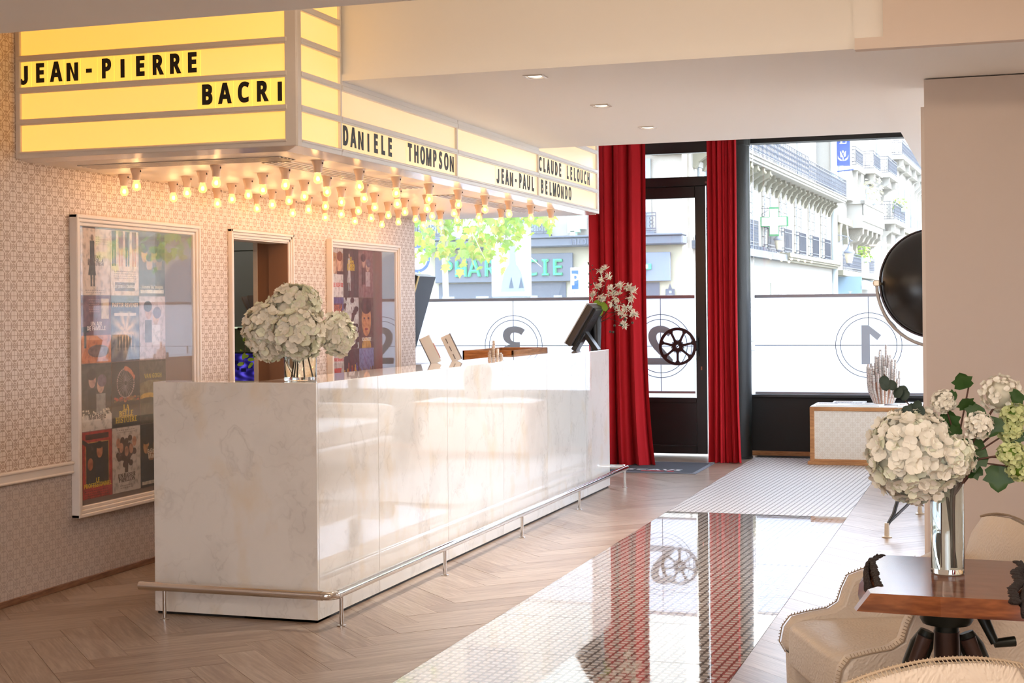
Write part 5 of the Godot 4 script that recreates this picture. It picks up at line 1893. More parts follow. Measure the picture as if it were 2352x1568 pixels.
	var br := thing("leafy_branch", "branch of dark lobed leaves among the viburnum in the side table vase", "branch", v + Vector3(0.016, 0.02, -0.02))
	var tw := mb()
	tw.tube([Vector3.ZERO, Vector3(0, 0.22, 0.01), Vector3(0.05, 0.32, 0.01), Vector3(0.14, 0.38, 0.01)], 0.003, 7)
	tw.tube([Vector3(0, 0.22, 0.01), Vector3(0.02, 0.36, 0.02), Vector3(0.04, 0.46, 0.01)], 0.0022, 7)
	tw.tube([Vector3(0, 0.24, 0.01), Vector3(0.06, 0.28, 0.02), Vector3(0.12, 0.28, 0.02)], 0.0022, 7)
	part("twig", tw, M.twig, br)
	for q in lv:
		var lm := mb()
		lobed_leaf(lm, Transform3D(Basis(Vector3.BACK, q[4]) * Basis(Vector3.RIGHT, -PI / 2 + q[3] * 0.8), Vector3.ZERO), q[2], 0.25)
		part("leaf", lm, M.leaf, br, v + Vector3(q[0], q[1], rng.randf_range(-0.02, 0.03)) - br.position)
	var eu := thing("eucalyptus_sprig", "eucalyptus sprig of round grey-green leaves above the big hydrangea", "sprig", v + Vector3(-0.016, 0.02, -0.01))
	part("twig", mb().tube([Vector3.ZERO, Vector3(0.0, 0.2, -0.03), Vector3(-0.05, 0.38, -0.02), Vector3(-0.105, 0.44, -0.01), Vector3(-0.14, 0.49, 0)], 0.0018, 6), M.twig, eu)
	for q in [[-0.123, 0.472], [-0.15, 0.478], [-0.109, 0.442], [-0.087, 0.436], [-0.112, 0.419], [-0.09, 0.408], [-0.074, 0.414], [-0.155, 0.498], [-0.13, 0.45], [-0.1, 0.455], [-0.07, 0.43], [-0.06, 0.395]]:
		var lm := mb()
		round_leaf(lm, Transform3D(look(Vector3(rng.randf() - 0.5, 0.3, 1.0), rng.randf() * TAU), Vector3.ZERO), 0.032, 0.026)
		part("leaf", lm, M.leafd, eu, v + Vector3(q[0], q[1], rng.randf_range(-0.01, 0.02)) - eu.position)

# ---------------------------------------------------------------- far corner: cabinet, lamp, sofa
func cabinet_corner() -> void:
	var oak := tmat(wood_img(31, S(206, 152, 98), S(170, 116, 70)), 0.45, Vector3(1.2, 1.2, 1.2), true)
	var t := thing("low_cabinet", "low oak-framed cabinet with cream patterned panel, newspapers on top", "cabinet", Vector3(-1.05, 0, -13.87))
	var off := -t.position
	part("plinth", mb().bx(Vector3(-1.66, 0, -14.18), Vector3(-0.44, 0.03, -13.56), 0.003), oak, t, off)
	var fm := mb()
	fm.bx(Vector3(-1.64, 0.03, -14.17), Vector3(-1.6, 0.52, -13.58), 0.003)
	fm.bx(Vector3(-0.5, 0.03, -14.17), Vector3(-0.46, 0.52, -13.58), 0.003)
	fm.bx(Vector3(-1.6, 0.485, -13.62), Vector3(-0.5, 0.52, -13.58), 0.003)
	fm.bx(Vector3(-1.6, 0.03, -13.62), Vector3(-0.5, 0.05, -13.58), 0.003)
	part("frame", fm, oak, t, off)
	part("panel", mb().bx(Vector3(-1.6, 0.05, -14.16), Vector3(-0.5, 0.485, -13.592)), tmat(paper_img(S(240, 234, 222), S(228, 218, 202)), 0.7, Vector3.ONE / 0.09, true), t, off)
	part("cabinet_top", mb().bx(Vector3(-1.635, 0.52, -14.165), Vector3(-0.465, 0.527, -13.585), 0.002), mat(S(240, 238, 234), 0.4), t, off)
	var pr := print_mats()
	var sheets := [["open newspaper with a dark masthead on the cabinet, at the window edge", -1.33, -14.02, 0.3, 0.36, 0.03], ["newspaper lying at the front left of the cabinet", -1.44, -13.76, 0.32, 0.26, 0.12], ["magazine fanned at the front middle of the cabinet", -1.16, -13.74, 0.3, 0.2, -0.15], ["pale magazine beside the newsprint vase on the cabinet", -0.75, -13.76, 0.26, 0.2, 0.1], ["magazine behind the newsprint vase at the cabinet's right end", -0.68, -14.02, 0.28, 0.22, -0.1]]
	var wht := mat(S(240, 238, 234), 0.6)
	for q in sheets:
		var n := thing("newspaper", q[0], "newspaper", Vector3(q[1], 0.528, q[2]), q[5], "papers on the low cabinet")
		part("sheet", mb().bx(Vector3(-q[3] / 2, 0, -q[4] / 2), Vector3(q[3] / 2, 0.012, q[4] / 2), 0.002), wht, n)
		var ti := mb()
		ti.bx(Vector3(-q[3] * 0.42, 0.012, q[4] * 0.22), Vector3(q[3] * 0.42, 0.0126, q[4] * 0.42))
		part("headline_band", ti, mat([S(70, 76, 110), S(210, 206, 200), S(150, 170, 170), S(214, 150, 130), S(190, 194, 200)][sheets.find(q)], 0.6), n)
		part("text_block", mb().bx(Vector3(-q[3] * 0.42, 0.012, -q[4] * 0.4), Vector3(q[3] * 0.1, 0.0124, q[4] * 0.12)), pr[sheets.find(q) % 3], n)
	var hl := part("headline", letters("LE FIGARO", 0.03, 0.0006), wht, get_node("newspaper"), Vector3(0, 0.0128, 0.115))
	hl.rotation.x = -PI / 2
	# vase made of rolled newsprint
	var nv := thing("newsprint_vase", "tall vase of upright rolled newsprint tubes on the low cabinet", "vase", Vector3(-1.01, 0.54, -13.9))
	part("base", mb().lathe([Vector2(0, 0), Vector2(0.09, 0), Vector2(0.105, 0.05), Vector2(0.12, 0.16), Vector2(0.115, 0.2), Vector2(0, 0.16)], Transform3D(), 24), mat(S(196, 150, 126), 0.5), nv)
	var k := 0
	for rg in [[0.135, 22, 0.2, 0.36], [0.105, 18, 0.28, 0.44], [0.07, 12, 0.34, 0.5], [0.03, 6, 0.38, 0.5]]:
		for j in rg[1]:
			var a: float = TAU * j / rg[1] + rg[0] * 20.0
			var h := rng.randf_range(rg[2], rg[3])
			if rg[1] == 6 and j == 0:
				h = 0.535
			var d := Vector3(cos(a), 0, sin(a))
			var b0: Vector3 = d * rg[0] * 0.62 + Vector3(0, 0.004, 0)
			var b1: Vector3 = d * rg[0] * 1.0 + Vector3(0, h * 0.5, 0)
			var b2: Vector3 = d * rg[0] * 1.06 + Vector3(0, h, 0)
			part("paper_roll", mb().tube([b0, b1, b2], 0.0105, 8), pr[k % 3], nv)
			k += 1
	# tripod floor lamp with a big black reflector
	var lp := thing("tripod_lamp", "black tripod floor lamp with large dome reflector beside the wall column", "floor lamp", Vector3(-0.36, 0, -9.85))
	var lo := -lp.position
	var hub := Vector3(-0.36, 1.14, -9.85)
	var brass := mat(S(206, 190, 166), 0.3, 0.7)
	for q in [Vector3(-0.671, 0, -9.398), Vector3(-0.529, 0, -10.51), Vector3(0.06, 0, -9.6)]:
		var lg := part("leg", mb().tube([q + Vector3(0, 0.07, 0), q.lerp(hub, 0.12) + Vector3(0, 0.0, 0), hub], [0.011, 0.012, 0.011], 10), M.black, lp, lo)
		part("foot", mb().lathe([Vector2(0, 0), Vector2(0.03, 0), Vector2(0.031, 0.006), Vector2(0.016, 0.012), Vector2(0.013, 0.09), Vector2(0, 0.09)], Transform3D(Basis(), q), 14), brass, lg)
		part("brace", mb().tube([q + Vector3(0, 0.08, 0), Vector3(hub.x, 0.36, hub.z)], 0.009, 8), mat(S(64, 60, 60), 0.35, 0.4), lg)
	part("pole", mb().tube([Vector3(hub.x, 0.3, hub.z), hub, hub + Vector3(0, 0.06, 0)], 0.014, 12), M.black, lp, lo)
	var cc := Vector3(-0.385, 1.57, -9.82)
	var ax := Vector3(0.25, 0.12, 1.0).normalized()
	var xx := Vector3.UP.cross(ax).normalized()
	var bs := Basis(xx, ax, xx.cross(ax))
	var R := 0.345
	var dome := [Vector2(0, 0.17)]
	for j in 13:
		var a := PI / 2 * j / 12
		dome.append(Vector2(R * sin(a), 0.17 * cos(a)))
	dome.append(Vector2(R + 0.006, -0.004))
	dome.append(Vector2(R - 0.006, -0.008))
	for j in 10:
		var a := PI / 2 * (9 - j) / 9
		dome.append(Vector2((R - 0.012) * sin(a), 0.16 * cos(a)))
	part("reflector", mb().lathe(dome, Transform3D(bs, cc), 56), mat(S(20, 19, 19), 0.25), lp, lo)
	part("reflector_rim", mb().lathe([Vector2(R + 0.002, 0.006), Vector2(R + 0.01, 0.004), Vector2(R + 0.01, -0.01), Vector2(R - 0.004, -0.01)], Transform3D(bs, cc), 56), mat(S(66, 54, 54), 0.35, 0.4), lp, lo)
	var yk := []
	for j in 25:
		var a := PI + PI * j / 24
		yk.append(cc + xx * (R + 0.03) * cos(a) + Vector3(0, 1, 0) * (R + 0.06) * sin(a) + ax * 0.03)
	part("yoke", mb().tube(yk, 0.011, 8), mat(S(176, 168, 160), 0.35, 0.5), lp, lo)
	var kn := mb()
	for sg in [-1.0, 1.0]:
		kn.tube([cc + xx * sg * (R + 0.05) + ax * 0.03, cc + xx * sg * (R - 0.01)], 0.009, 8)
		kn.box(cc + xx * sg * (R + 0.03) + ax * 0.03, Vector3(0.04, 0.04, 0.03), Basis(), 0.006)
	part("yoke_knob", kn, brass, lp, lo)
	# white sofa (seen mirrored in the counter front)
	var sf := thing("white_sofa", "white leather sofa facing the counter, mirrored in its marble front", "sofa", Vector3(-0.06, 0, -11.85))
	var so := -sf.position
	var wl := mat(S(240, 236, 230), 0.35)
	part("base", mb().bx(Vector3(-0.5, 0.19, -12.95), Vector3(0.4, 0.26, -10.75), 0.02), wl, sf, so)
	for z in [-12.3, -11.3]:
		part("seat_cushion", soft(mb(), Vector3(-0.13, 0.34, z), Vector3(0.36, 0.09, 0.5), 0.3), wl, sf, so)
	part("back", soft(mb(), Vector3(0.32, 0.5, -11.85), Vector3(0.1, 0.28, 1.08), 0.3), wl, sf, so)
	part("arm", soft(mb(), Vector3(-0.06, 0.4, -12.92), Vector3(0.46, 0.15, 0.045), 0.3), wl, sf, so)
	part("arm", soft(mb(), Vector3(-0.06, 0.4, -10.78), Vector3(0.46, 0.15, 0.045), 0.3), wl, sf, so)
	for q in [Vector3(-0.48, 0, -12.9), Vector3(0.36, 0, -12.9), Vector3(-0.48, 0, -10.8), Vector3(0.36, 0, -10.8)]:
		part("leg", mb().lathe([Vector2(0, 0), Vector2(0.012, 0), Vector2(0.016, 0.2), Vector2(0, 0.2)], Transform3D(Basis(), q), 10), M.chrome, sf, so)
	single("sofa_pillow", soft(mb(), Vector3.ZERO, Vector3(0.26, 0.26, 0.1), 0.7, Basis(Vector3.UP, 1.2) * Basis(Vector3.RIGHT, -0.5)), wl, "plump white pillow leaning at the near end of the white sofa", "pillow", Vector3(-0.1, 0.67, -11.2))

# ---------------------------------------------------------------- across the street
const FA := Vector3(-8.584, 0, -53.958)
const FD := Vector3(0.0424, 0, -0.9991)
const FO := Vector3(0.9991, 0, 0.0424)

func fp(s: float, off: float, y: float) -> Vector3:
	return FA + FD * s + FO * off + Vector3(0, y, 0)

# box on the side-street front: along s, out from the wall, up
func fbox(m: Mb, s0: float, s1: float, o0: float, o1: float, y0: float, y1: float) -> void:
	m.box(fp((s0 + s1) / 2, (o0 + o1) / 2, (y0 + y1) / 2), Vector3(absf(o1 - o0), absf(y1 - y0), absf(s1 - s0)), Basis(FO, Vector3.UP, -FD))

# iron rail between two points, bars with scrolls
func rail(m: Mb, a: Vector3, b: Vector3, h: float, step: float, fancy := true) -> void:
	var d := (b - a)
	var L := d.length()
	d /= L
	var bas := Basis(d, Vector3.UP, d.cross(Vector3.UP))
	for yy in [0.03, h * 0.16, h * 0.84, h]:
		m.box((a + b) / 2 + Vector3(0, yy, 0), Vector3(L, 0.028, 0.03), bas)
	var n := maxi(1, int(L / step))
	for k in n + 1:
		var q := a + d * (L * k / n)
		m.box(q + Vector3(0, h / 2, 0), Vector3(0.02, h, 0.02), bas)
		if fancy and k < n:
			var c := q + d * (L / n / 2)
			for yy in [0.3, 0.5, 0.7]:
				var r: float = minf(L / n * 0.36, h * 0.1)
				for j in 6:
					var a0 := TAU * j / 6
					var a1 := TAU * (j + 1) / 6
					var p0 := c + d * cos(a0) * r + Vector3(0, h * yy + sin(a0) * r * 1.3, 0)
					var p1 := c + d * cos(a1) * r + Vector3(0, h * yy + sin(a1) * r * 1.3, 0)
					m.box((p0 + p1) / 2, Vector3((p1 - p0).length() + 0.01, 0.016, 0.016), Basis(d * cos(a0 + TAU / 12 + PI / 2) + Vector3.UP * sin(a0 + TAU / 12 + PI / 2), d * -sin(a0 + TAU / 12 + PI / 2) + Vector3.UP * cos(a0 + TAU / 12 + PI / 2), bas.z))

func maple(m: Mb, at: Vector3, b: Basis, l: float) -> void:
	var pts := [Vector2(0, 0), Vector2(0.2, -0.06), Vector2(0.5, 0.12), Vector2(0.34, 0.26), Vector2(0.52, 0.55), Vector2(0.24, 0.56), Vector2(0, 1.0)]
	for sg in [-1.0, 1.0]:
		for k in range(1, pts.size()):
			var p: Vector2 = pts[k - 1]
			var q: Vector2 = pts[k]
			m.face([at + b * Vector3(0, 0, 0.25) * l, at + b * Vector3(sg * p.x, -0.25 * p.x, p.y) * l, at + b * Vector3(sg * q.x, -0.25 * q.x, q.y) * l], b.y)

func street() -> void:
	var stone := tmat(noise_img(128, 128, Vector2(2, 2), 4, 4, S(129, 125, 115), S(152, 148, 140)), 0.85, Vector3.ONE * 0.25, true, true)
	var pale := mat(S(150, 147, 140), 0.85)
	var cream := mat(S(137, 133, 116), 0.85)
	var slate := mat(S(68, 75, 85), 0.6)
	var slate2 := mat(S(57, 63, 73), 0.55)
	var iron := mat(S(50, 57, 72), 0.6)
	var dark := mat(S(74, 84, 92), 0.2)
	var shut := mat(S(119, 127, 132), 0.7)
	var wglass := mat(S(120, 136, 146), 0.08)
	var green := glow(Color(0.02, 0.55, 0.28), 0.6, S(10, 90, 50))
	# ground
	struct("ground_street", mb().bx(Vector3(-60, -0.4, -140), Vector3(60, -0.16, -14.6)), mat(S(114, 112, 106), 0.9))
	# ---- corner building: front on the boulevard
	var b := thing("corner_building", "cream corner apartment building with grey shop fascia across the street", "building", Vector3(-16, -0.15, -46))
	var o := -b.position
	part("upper_wall", mb().bx(Vector3(-34, 3.6, -52), Vector3(-9.05, 15, -44)), stone, b, o)
	part("shop_wall", mb().bx(Vector3(-34, -0.15, -52), Vector3(-9.05, 3.4, -43.98)), cream, b, o)
	part("shop_cornice", mb().bx(Vector3(-34, 3.33, -44.2), Vector3(-8.95, 3.62, -43.5), 0.04).bx(Vector3(-34, 3.6, -44.1), Vector3(-8.93, 3.66, -43.42), 0.02), slate, b, o)
	var sw := mb()
	fbox(sw, -9.2, 19.7, -8.0, 0.0, 3.2, 6.5)
	part("side_wall", sw, stone, b, o)
	var sg := mb()
	fbox(sg, -9.2, 19.7, -8.0, 0.02, -0.15, 3.25)
	part("side_shop_wall", sg, pale, b, o)
	var at := mb()
	fbox(at, -9.2, 19.7, -9.0, -0.7, 6.5, 15.0)
	part("attic_wall", at, pale, b, o)
	# rusticated blocks between the side windows
	for k in 8:
		for j in 7:
			var q := mb()
			var s0 := -5.75 + k * 3.5 + 0.85
			fbox(q, s0 + 0.02, s0 + 1.73, 0.0, 0.05, 3.72 + j * 0.38, 4.07 + j * 0.38)
			if s0 + 1.7 < 19.6:
				part("stone_block", q, pale, b, o)
	# side windows with shutters and iron guards
	for k in 8:
		var s := -7.4 + k * 3.5
		var wm := mb()
		fbox(wm, s - 0.75, s + 0.75, -0.02, 0.01, 3.63, 5.82)
		var w := part("window", wm, wglass, b, o)
		var sm := mb()
		for e in [-0.78, 0.4]:
			fbox(sm, s + e, s + e + 0.38, 0.01, 0.07, 3.63, 5.8)
			for j in 14:
				fbox(sm, s + e + 0.04, s + e + 0.34, 0.07, 0.085, 3.75 + j * 0.142, 3.83 + j * 0.142)
		part("shutter", sm, shut, w)
		var gm := mb()
		rail(gm, fp(s - 0.85, 0.2, 3.63), fp(s + 0.85, 0.2, 3.63), 0.94, 0.14, k < 3)
		rail(gm, fp(s - 0.85, 0.0, 3.63), fp(s - 0.85, 0.2, 3.63), 0.94, 0.1, false)
		part("guard_rail", gm, iron, w)
		var lm := mb()
		fbox(lm, s - 0.9, s + 0.9, 0.0, 0.06, 5.82, 6.0)
		part("lintel", lm, pale, w)
	# long balcony with consoles
	var bm := mb()
	fbox(bm, -9.0, 19.4, -0.7, 0.72, 6.42, 6.5)
	fbox(bm, -9.0, 19.45, -0.7, 0.78, 6.5, 6.62)
	fbox(bm, -9.0, 19.45, -0.7, 0.84, 6.62, 6.66)
	var bal := part("balcony_slab", bm, pale, b, o)
	var con := mat(S(114, 110, 93), 0.85)
	for k in 25:
		var s := -8.6 + k * 1.14
		var big := k < 9
		var cm := mb()
		var xf := Transform3D(Basis(FO, Vector3.UP, FO.cross(Vector3.UP)), fp(s, 0, 0))
		var dp := 0.66 if big else 0.4
		cm.prism(PackedVector2Array([Vector2(0, 5.75), Vector2(0.08, 5.74), Vector2(0.16, 5.92), Vector2(dp * 0.7, 6.12), Vector2(dp * 0.95, 6.16), Vector2(dp, 6.26), Vector2(dp, 6.42), Vector2(0, 6.42)]), -0.13, 0.13, xf)
		cm.ball(fp(s, dp, 6.24), Vector3(0.07, 0.07, 0.13), 8, 6)
		part("console", cm, con, bal)
	var fr := mb()
	fbox(fr, 2.0, 19.4, 0.0, 0.12, 6.02, 6.3)
	part("carved_frieze", fr, bump(mat(S(113, 108, 90), 0.9), 1.5, 8.0), b, o)
	var rm := mb()
	rail(rm, fp(-9.0, 0.76, 6.66), fp(8.4, 0.76, 6.66), 0.98, 0.24)
	rail(rm, fp(8.5, 0.76, 6.66), fp(19.4, 0.76, 6.66), 0.86, 0.24)
	rail(rm, fp(19.4, 0.76, 6.66), fp(19.4, -0.6, 6.66), 0.86, 0.17)
	var rp := part("balcony_rail", rm, iron, b, o)
	for s in [8.4, 14.0]:
		var am := mb()
		fbox(am, s, s + 1.1, -0.7, -0.66, 6.7, 9.4)
		part("attic_window", am, shut, b, o)
	# side-street shop front: fascia with little lamps, arched recesses
	var fm := mb()
	fbox(fm, -9.0, 5.6, 0.0, 0.34, 3.24, 3.5)
	part("side_fascia", fm, slate, b, o)
	var gu := mb()
	for k in 60:
		fbox(gu, -8.8 + k * 0.22, -8.7 + k * 0.22, 0.05, 0.2, 3.5, 3.66)
	part("roof_gravel_rail", gu, iron, b, o)
	var sc := mb()
	fbox(sc, 5.6, 19.7, 0.0, 0.3, 3.24, 3.34)
	fbox(sc, 5.6, 19.8, 0.0, 0.4, 3.34, 3.42)
	fbox(sc, 5.6, 19.8, 0.0, 0.46, 3.42, 3.58)
	part("stone_cornice", sc, con, b, o)
	for q in [[1.4, 3.35], [1.4, 3.24], [3.6, 3.34], [3.6, 3.22], [5.2, 3.2], [5.8, 3.33], [7.4, 3.33], [9.0, 3.33], [10.7, 3.34]]:
		var lm := mb()
		lm.ball(fp(q[0], 0.47, q[1]), Vector3.ONE * 0.05, 8, 6)
		part("fascia_lamp", lm, glow(Color(1, 0.85, 0.55), 2.0), b, o)
	for k in 4:
		var s: float = [6.2, 10.2, 13.2, 16.5][k]
		var xf := Transform3D(Basis(-FD, Vector3.UP, FO), fp(s, 0.0, 0))
		var rr := PackedVector2Array([Vector2(-0.95, 0.3), Vector2(0.95, 0.3), Vector2(0.95, 2.3), Vector2(0.8, 2.55), Vector2(0.5, 2.66), Vector2(-0.5, 2.66), Vector2(-0.8, 2.55), Vector2(-0.95, 2.3)])
		var rc := part("arched_recess", mb().prism(rr, 0.0, 0.03, xf), mat(S(222, 216, 206), 0.8), b, o)
		part("window", mb().prism(PackedVector2Array([Vector2(0.3, 0.3), Vector2(0.9, 0.3), Vector2(0.9, 2.2), Vector2(0.75, 2.45), Vector2(0.3, 2.5)]), 0.03, 0.05, xf), dark, rc)
	var shw := mb()
	fbox(shw, -0.6, 4.5, 0.02, 0.06, 0.2, 2.36)
	var shp := part("shop_window", shw, wglass, b, o)
	var shf := mb()
	fbox(shf, -0.7, -0.5, 0.02, 0.1, 0.2, 2.4)
	fbox(shf, 3.4, 4.6, 0.06, 0.1, 0.2, 2.36)
	part("shop_window_frame", shf, cream, shp)
	var pm := mb().tube([fp(19.75, 0.12, -0.1), fp(19.75, 0.12, 14.0)], 0.16, 10)
	part("drainpipe", pm, mat(S(170, 184, 192), 0.5), b, o)
	# boulevard windows above the shop
	for k in 6:
		var x := -10.65 - k * 3.3
		var w := part("window", mb().bx(Vector3(x - 0.5, 3.75, -43.99), Vector3(x + 0.5, 5.95, -43.95)), wglass, b, o)
		part("window_frame", mb().bx(Vector3(x - 0.02, 3.75, -43.95), Vector3(x + 0.02, 5.95, -43.92)).bx(Vector3(x - 0.5, 5.2, -43.95), Vector3(x + 0.5, 5.25, -43.92)), pale, w)
		part("shutter", mb().bx(Vector3(x + 0.36, 3.75, -43.95), Vector3(x + 0.66, 5.95, -43.88)).bx(Vector3(x - 0.66, 3.75, -43.95), Vector3(x - 0.36, 5.95, -43.88)), shut, w)
		var gm := mb()
		rail(gm, Vector3(x - 0.84, 3.74, -43.75), Vector3(x + 0.84, 3.74, -43.75), 0.56, 0.24)
		part("guard_rail", gm, mat(S(58, 62, 72), 0.6), w)
		part("sill", mb().bx(Vector3(x - 0.8, 3.64, -44), Vector3(x + 0.8, 3.74, -43.7), 0.01), slate, w)
	part("cornice_band", mb().bx(Vector3(-9.9, 6.05, -44.0), Vector3(-8.75, 6.25, -43.7), 0.02).bx(Vector3(-34, 6.55, -44.2), Vector3(-8.8, 6.9, -43.1), 0.03), con, b, o)
	for k in 9:
		part("console", mb().prism(PackedVector2Array([Vector2(0, 6.05), Vector2(0.15, 6.1), Vector2(0.25, 6.3), Vector2(0.8, 6.45), Vector2(0.8, 6.6), Vector2(0, 6.6)]), -0.12, 0.12, Transform3D(Basis(Vector3.BACK, Vector3.UP, Vector3.LEFT), Vector3(-9.0 - k * 0.85, 0, -44))), con, b, o)
	# shop windows under the sign
	for q in [[-16.9, -15.1, 0.0, 2.25], [-14.0, -12.7, 0.0, 2.25], [-10.9, -9.76, 0.0, 2.2], [-18.0, -17.5, 0.0, 2.5]]:
		var w := part("shop_window", mb().bx(Vector3(q[0], q[2], -43.98), Vector3(q[1], q[3], -43.93)), slate2, b, o)
		part("shop_window_pane", mb().bx(Vector3(q[0] + 0.12, q[2], -43.93), Vector3(lerpf(q[0], q[1], 0.3), q[3] - 0.4, -43.9)).bx(Vector3(lerpf(q[0], q[1], 0.7), q[2], -43.93), Vector3(q[1] - 0.12, q[3] - 0.4, -43.9)).bx(Vector3(lerpf(q[0], q[1], 0.36), q[2], -43.93), Vector3(lerpf(q[0], q[1], 0.64), q[3] - 0.6, -43.9)), shut, w)
	var cor := mb()
	cor.bx(Vector3(-10.4, 2.18, -44.0), Vector3(-9.9, 2.2, -43.9))
	var ht := part("mirrored_lettering", letters("HOTEL", 0.17, 0.01), mat(S(70, 76, 90), 0.6), b, o + Vector3(-12.1, 3.47, -43.48))  # upside-down reflection of a sign, built as solid letters
	ht.rotation.z = PI
	# ---- pharmacy signs
	var ps := thing("pharmacy_sign", "long grey pharmacy fascia with green tube lettering across the street", "shop sign", Vector3(-14.7, 2.28, -43.9))
	part("board", mb().bx(Vector3(-2.26, 0, 0), Vector3(2.26, 0.87, 0.12), 0.01), slate, ps)
	var word := "PHARMACIE"
	var cx := [-1.83, -1.37, -0.93, -0.42, 0.08, 0.56, 0.95, 1.4, 1.79]
	for k in 9:
		part("green_letter", letters(word[k], 0.5, 0.05), mat(S(8, 110, 70), 0.4), ps, Vector3(cx[k], 0.42, 0.15))
		part("tube_lighting", letters(word[k], 0.5, 0.012, sans(false)), glow(Color(0.2, 0.9, 0.6), 0.7, S(20, 110, 80)), ps, Vector3(cx[k] - 0.015, 0.43, 0.182))
	var ps2 := thing("pharmacy_fascia", "plain grey pharmacy panel with a small green cross seen through the door", "shop sign", Vector3(-10.2, 2.24, -43.9))
	part("board", mb().bx(Vector3(-0.9, 0, 0), Vector3(0.81, 0.87, 0.12), 0.01), mat(S(88, 98, 113), 0.5), ps2)
	var cr := PackedVector2Array()
	for q in [[-1, -3], [1, -3], [1, -1], [3, -1], [3, 1], [1, 1], [1, 3], [-1, 3], [-1, 1], [-3, 1], [-3, -1], [-1, -1]]:
		cr.append(Vector2(q[0], q[1]))
	part("green_cross", mb().prism(cr, 0.12, 0.18, Transform3D(Basis.from_scale(Vector3(0.085, 0.085, 1)), Vector3(-0.02, 0.44, 0))), mat(S(49, 155, 114), 0.4), ps2)
	part("cross_face", mb().prism(cr, 0.18, 0.2, Transform3D(Basis.from_scale(Vector3(0.055, 0.055, 1)), Vector3(-0.02, 0.44, 0))), glow(Color(0.6, 1.0, 0.85), 0.7), ps2)
	var bc := thing("pharmacy_cross", "large lit white cross with green outline on the side street wall", "pharmacy cross", Vector3(-8.02, 4.63, -56))
	var bs := Transform3D(Basis(Vector3.UP, 0.14) * Basis.from_scale(Vector3(0.177, 0.181, 1)), Vector3.ZERO)
	part("green_case", mb().prism(cr, -0.12, 0.1, bs), green, bc)
	part("white_face", mb().prism(cr, 0.1, 0.12, Transform3D(Basis(Vector3.UP, 0.14) * Basis.from_scale(Vector3(0.152, 0.156, 1)), Vector3.ZERO)), glow(Color(1, 1, 1), 1.2), bc)
	part("side_box", mb().bx(Vector3(-0.92, -0.18, -0.1), Vector3(-0.55, 0.18, 0.1)), mat(S(84, 140, 124), 0.5), bc)
	part("wall_bracket", mb().tube([Vector3(-0.75, 0.15, 0), Vector3(-0.75, 0.55, 0), Vector3(-0.2, 0.5, 0)], 0.015, 6).tube([Vector3(-0.7, 0.15, 0), Vector3(-0.2, 0.45, 0)], 0.01, 6), iron, bc)
	var pb := thing("projecting_sign", "pale green projecting sign box on the pharmacy front by the curtain", "shop sign", Vector3(-12.3, 3.66, -43.6))
	part("sign_box", mb().bx(Vector3(-0.12, 0.1, -0.15), Vector3(0.14, 0.75, 0.15), 0.01).bx(Vector3(-0.12, -0.02, -0.15), Vector3(0.04, 0.15, 0.15), 0.01), mat(S(176, 220, 200), 0.5), pb)
	part("sign_edge", mb().bx(Vector3(-0.2, 0.08, -0.15), Vector3(-0.12, 0.78, 0.15)), mat(S(120, 186, 160), 0.5), pb)
	part("bracket", mb().bx(Vector3(0.14, 0.2, -0.3), Vector3(0.3, 0.8, 0.0)), mat(S(200, 206, 212), 0.5), pb)
	# ---- the street beyond
	var c := thing("stone_building", "white stone apartment building with balconies farther down the side street", "building", fp(36, -3, -0.15))
	var co := -c.position
	var wm2 := mb()
	fbox(wm2, 19.9, 90.0, -9.0, 0.0, -0.15, 18.0)
	part("wall", wm2, pale, c, co)
	var bay := mb()
	fbox(bay, 24.0, 34.5, 0.0, 0.35, 6.9, 18.0)
	fbox(bay, 43.0, 58.0, 0.0, 0.3, 4.0, 18.0)
	part("bay", bay, pale, c, co)
	var sb := mb()
	fbox(sb, 25.0, 34.0, 0.0, 0.9, 5.85, 6.15)
	fbox(sb, 25.1, 33.9, 0.78, 0.86, 6.15, 6.75)
	fbox(sb, 25.1, 25.2, 0.0, 0.86, 6.15, 6.75)
	fbox(sb, 24.95, 34.05, 0.72, 0.93, 6.75, 6.92)
	fbox(sb, 24.95, 25.3, 0.0, 0.93, 6.75, 6.92)
	fbox(sb, 25.0, 34.0, 0.0, 0.8, 5.5, 5.85)
	part("stone_balcony", sb, pale, c, co)
	for k in 5:
		var xf := Transform3D(Basis(FO, Vector3.UP, FO.cross(Vector3.UP)), fp(25.6 + k * 1.95, 0, 0))
		part("carved_console", mb().prism(PackedVector2Array([Vector2(0, 4.2), Vector2(0.14, 4.3), Vector2(0.2, 4.7), Vector2(0.5, 4.85), Vector2(0.62, 5.1), Vector2(0.76, 5.2), Vector2(0.78, 5.5), Vector2(0, 5.5)]), -0.28, 0.28, xf), bump(mat(S(131, 125, 113), 0.9), 2.0, 6.0), c, co)
	for q in [[24.6, 27.4, 0.55, 8.75, 0.95], [29.2, 32.2, 0.9, 8.95, 0.95], [36.2, 40.8, 0.9, 9.3, 0.95], [39.5, 46.0, 0.85, 6.72, 1.1], [43.6, 57.0, 0.95, 11.05, 0.95], [58.5, 66.0, 0.6, 10.9, 0.95]]:
		var slab := mb()
		fbox(slab, q[0] - 0.15, q[1] + 0.15, 0.0, q[2] + 0.1, q[3] - 0.28, q[3])
		fbox(slab, q[0] + 0.3, q[1] - 0.3, 0.0, q[2] - 0.25, q[3] - 0.7, q[3] - 0.28)
		var bl := part("balcony", slab, pale, c, co)
		var r2 := mb()
		rail(r2, fp(q[0], q[2], q[3]), fp(q[1], q[2], q[3]), q[4], 0.3)
		rail(r2, fp(q[0], 0, q[3]), fp(q[0], q[2], q[3]), q[4], 0.22)
		part("railing", r2, iron, bl)
		var n := 2 if q[1] - q[0] < 7 else 4
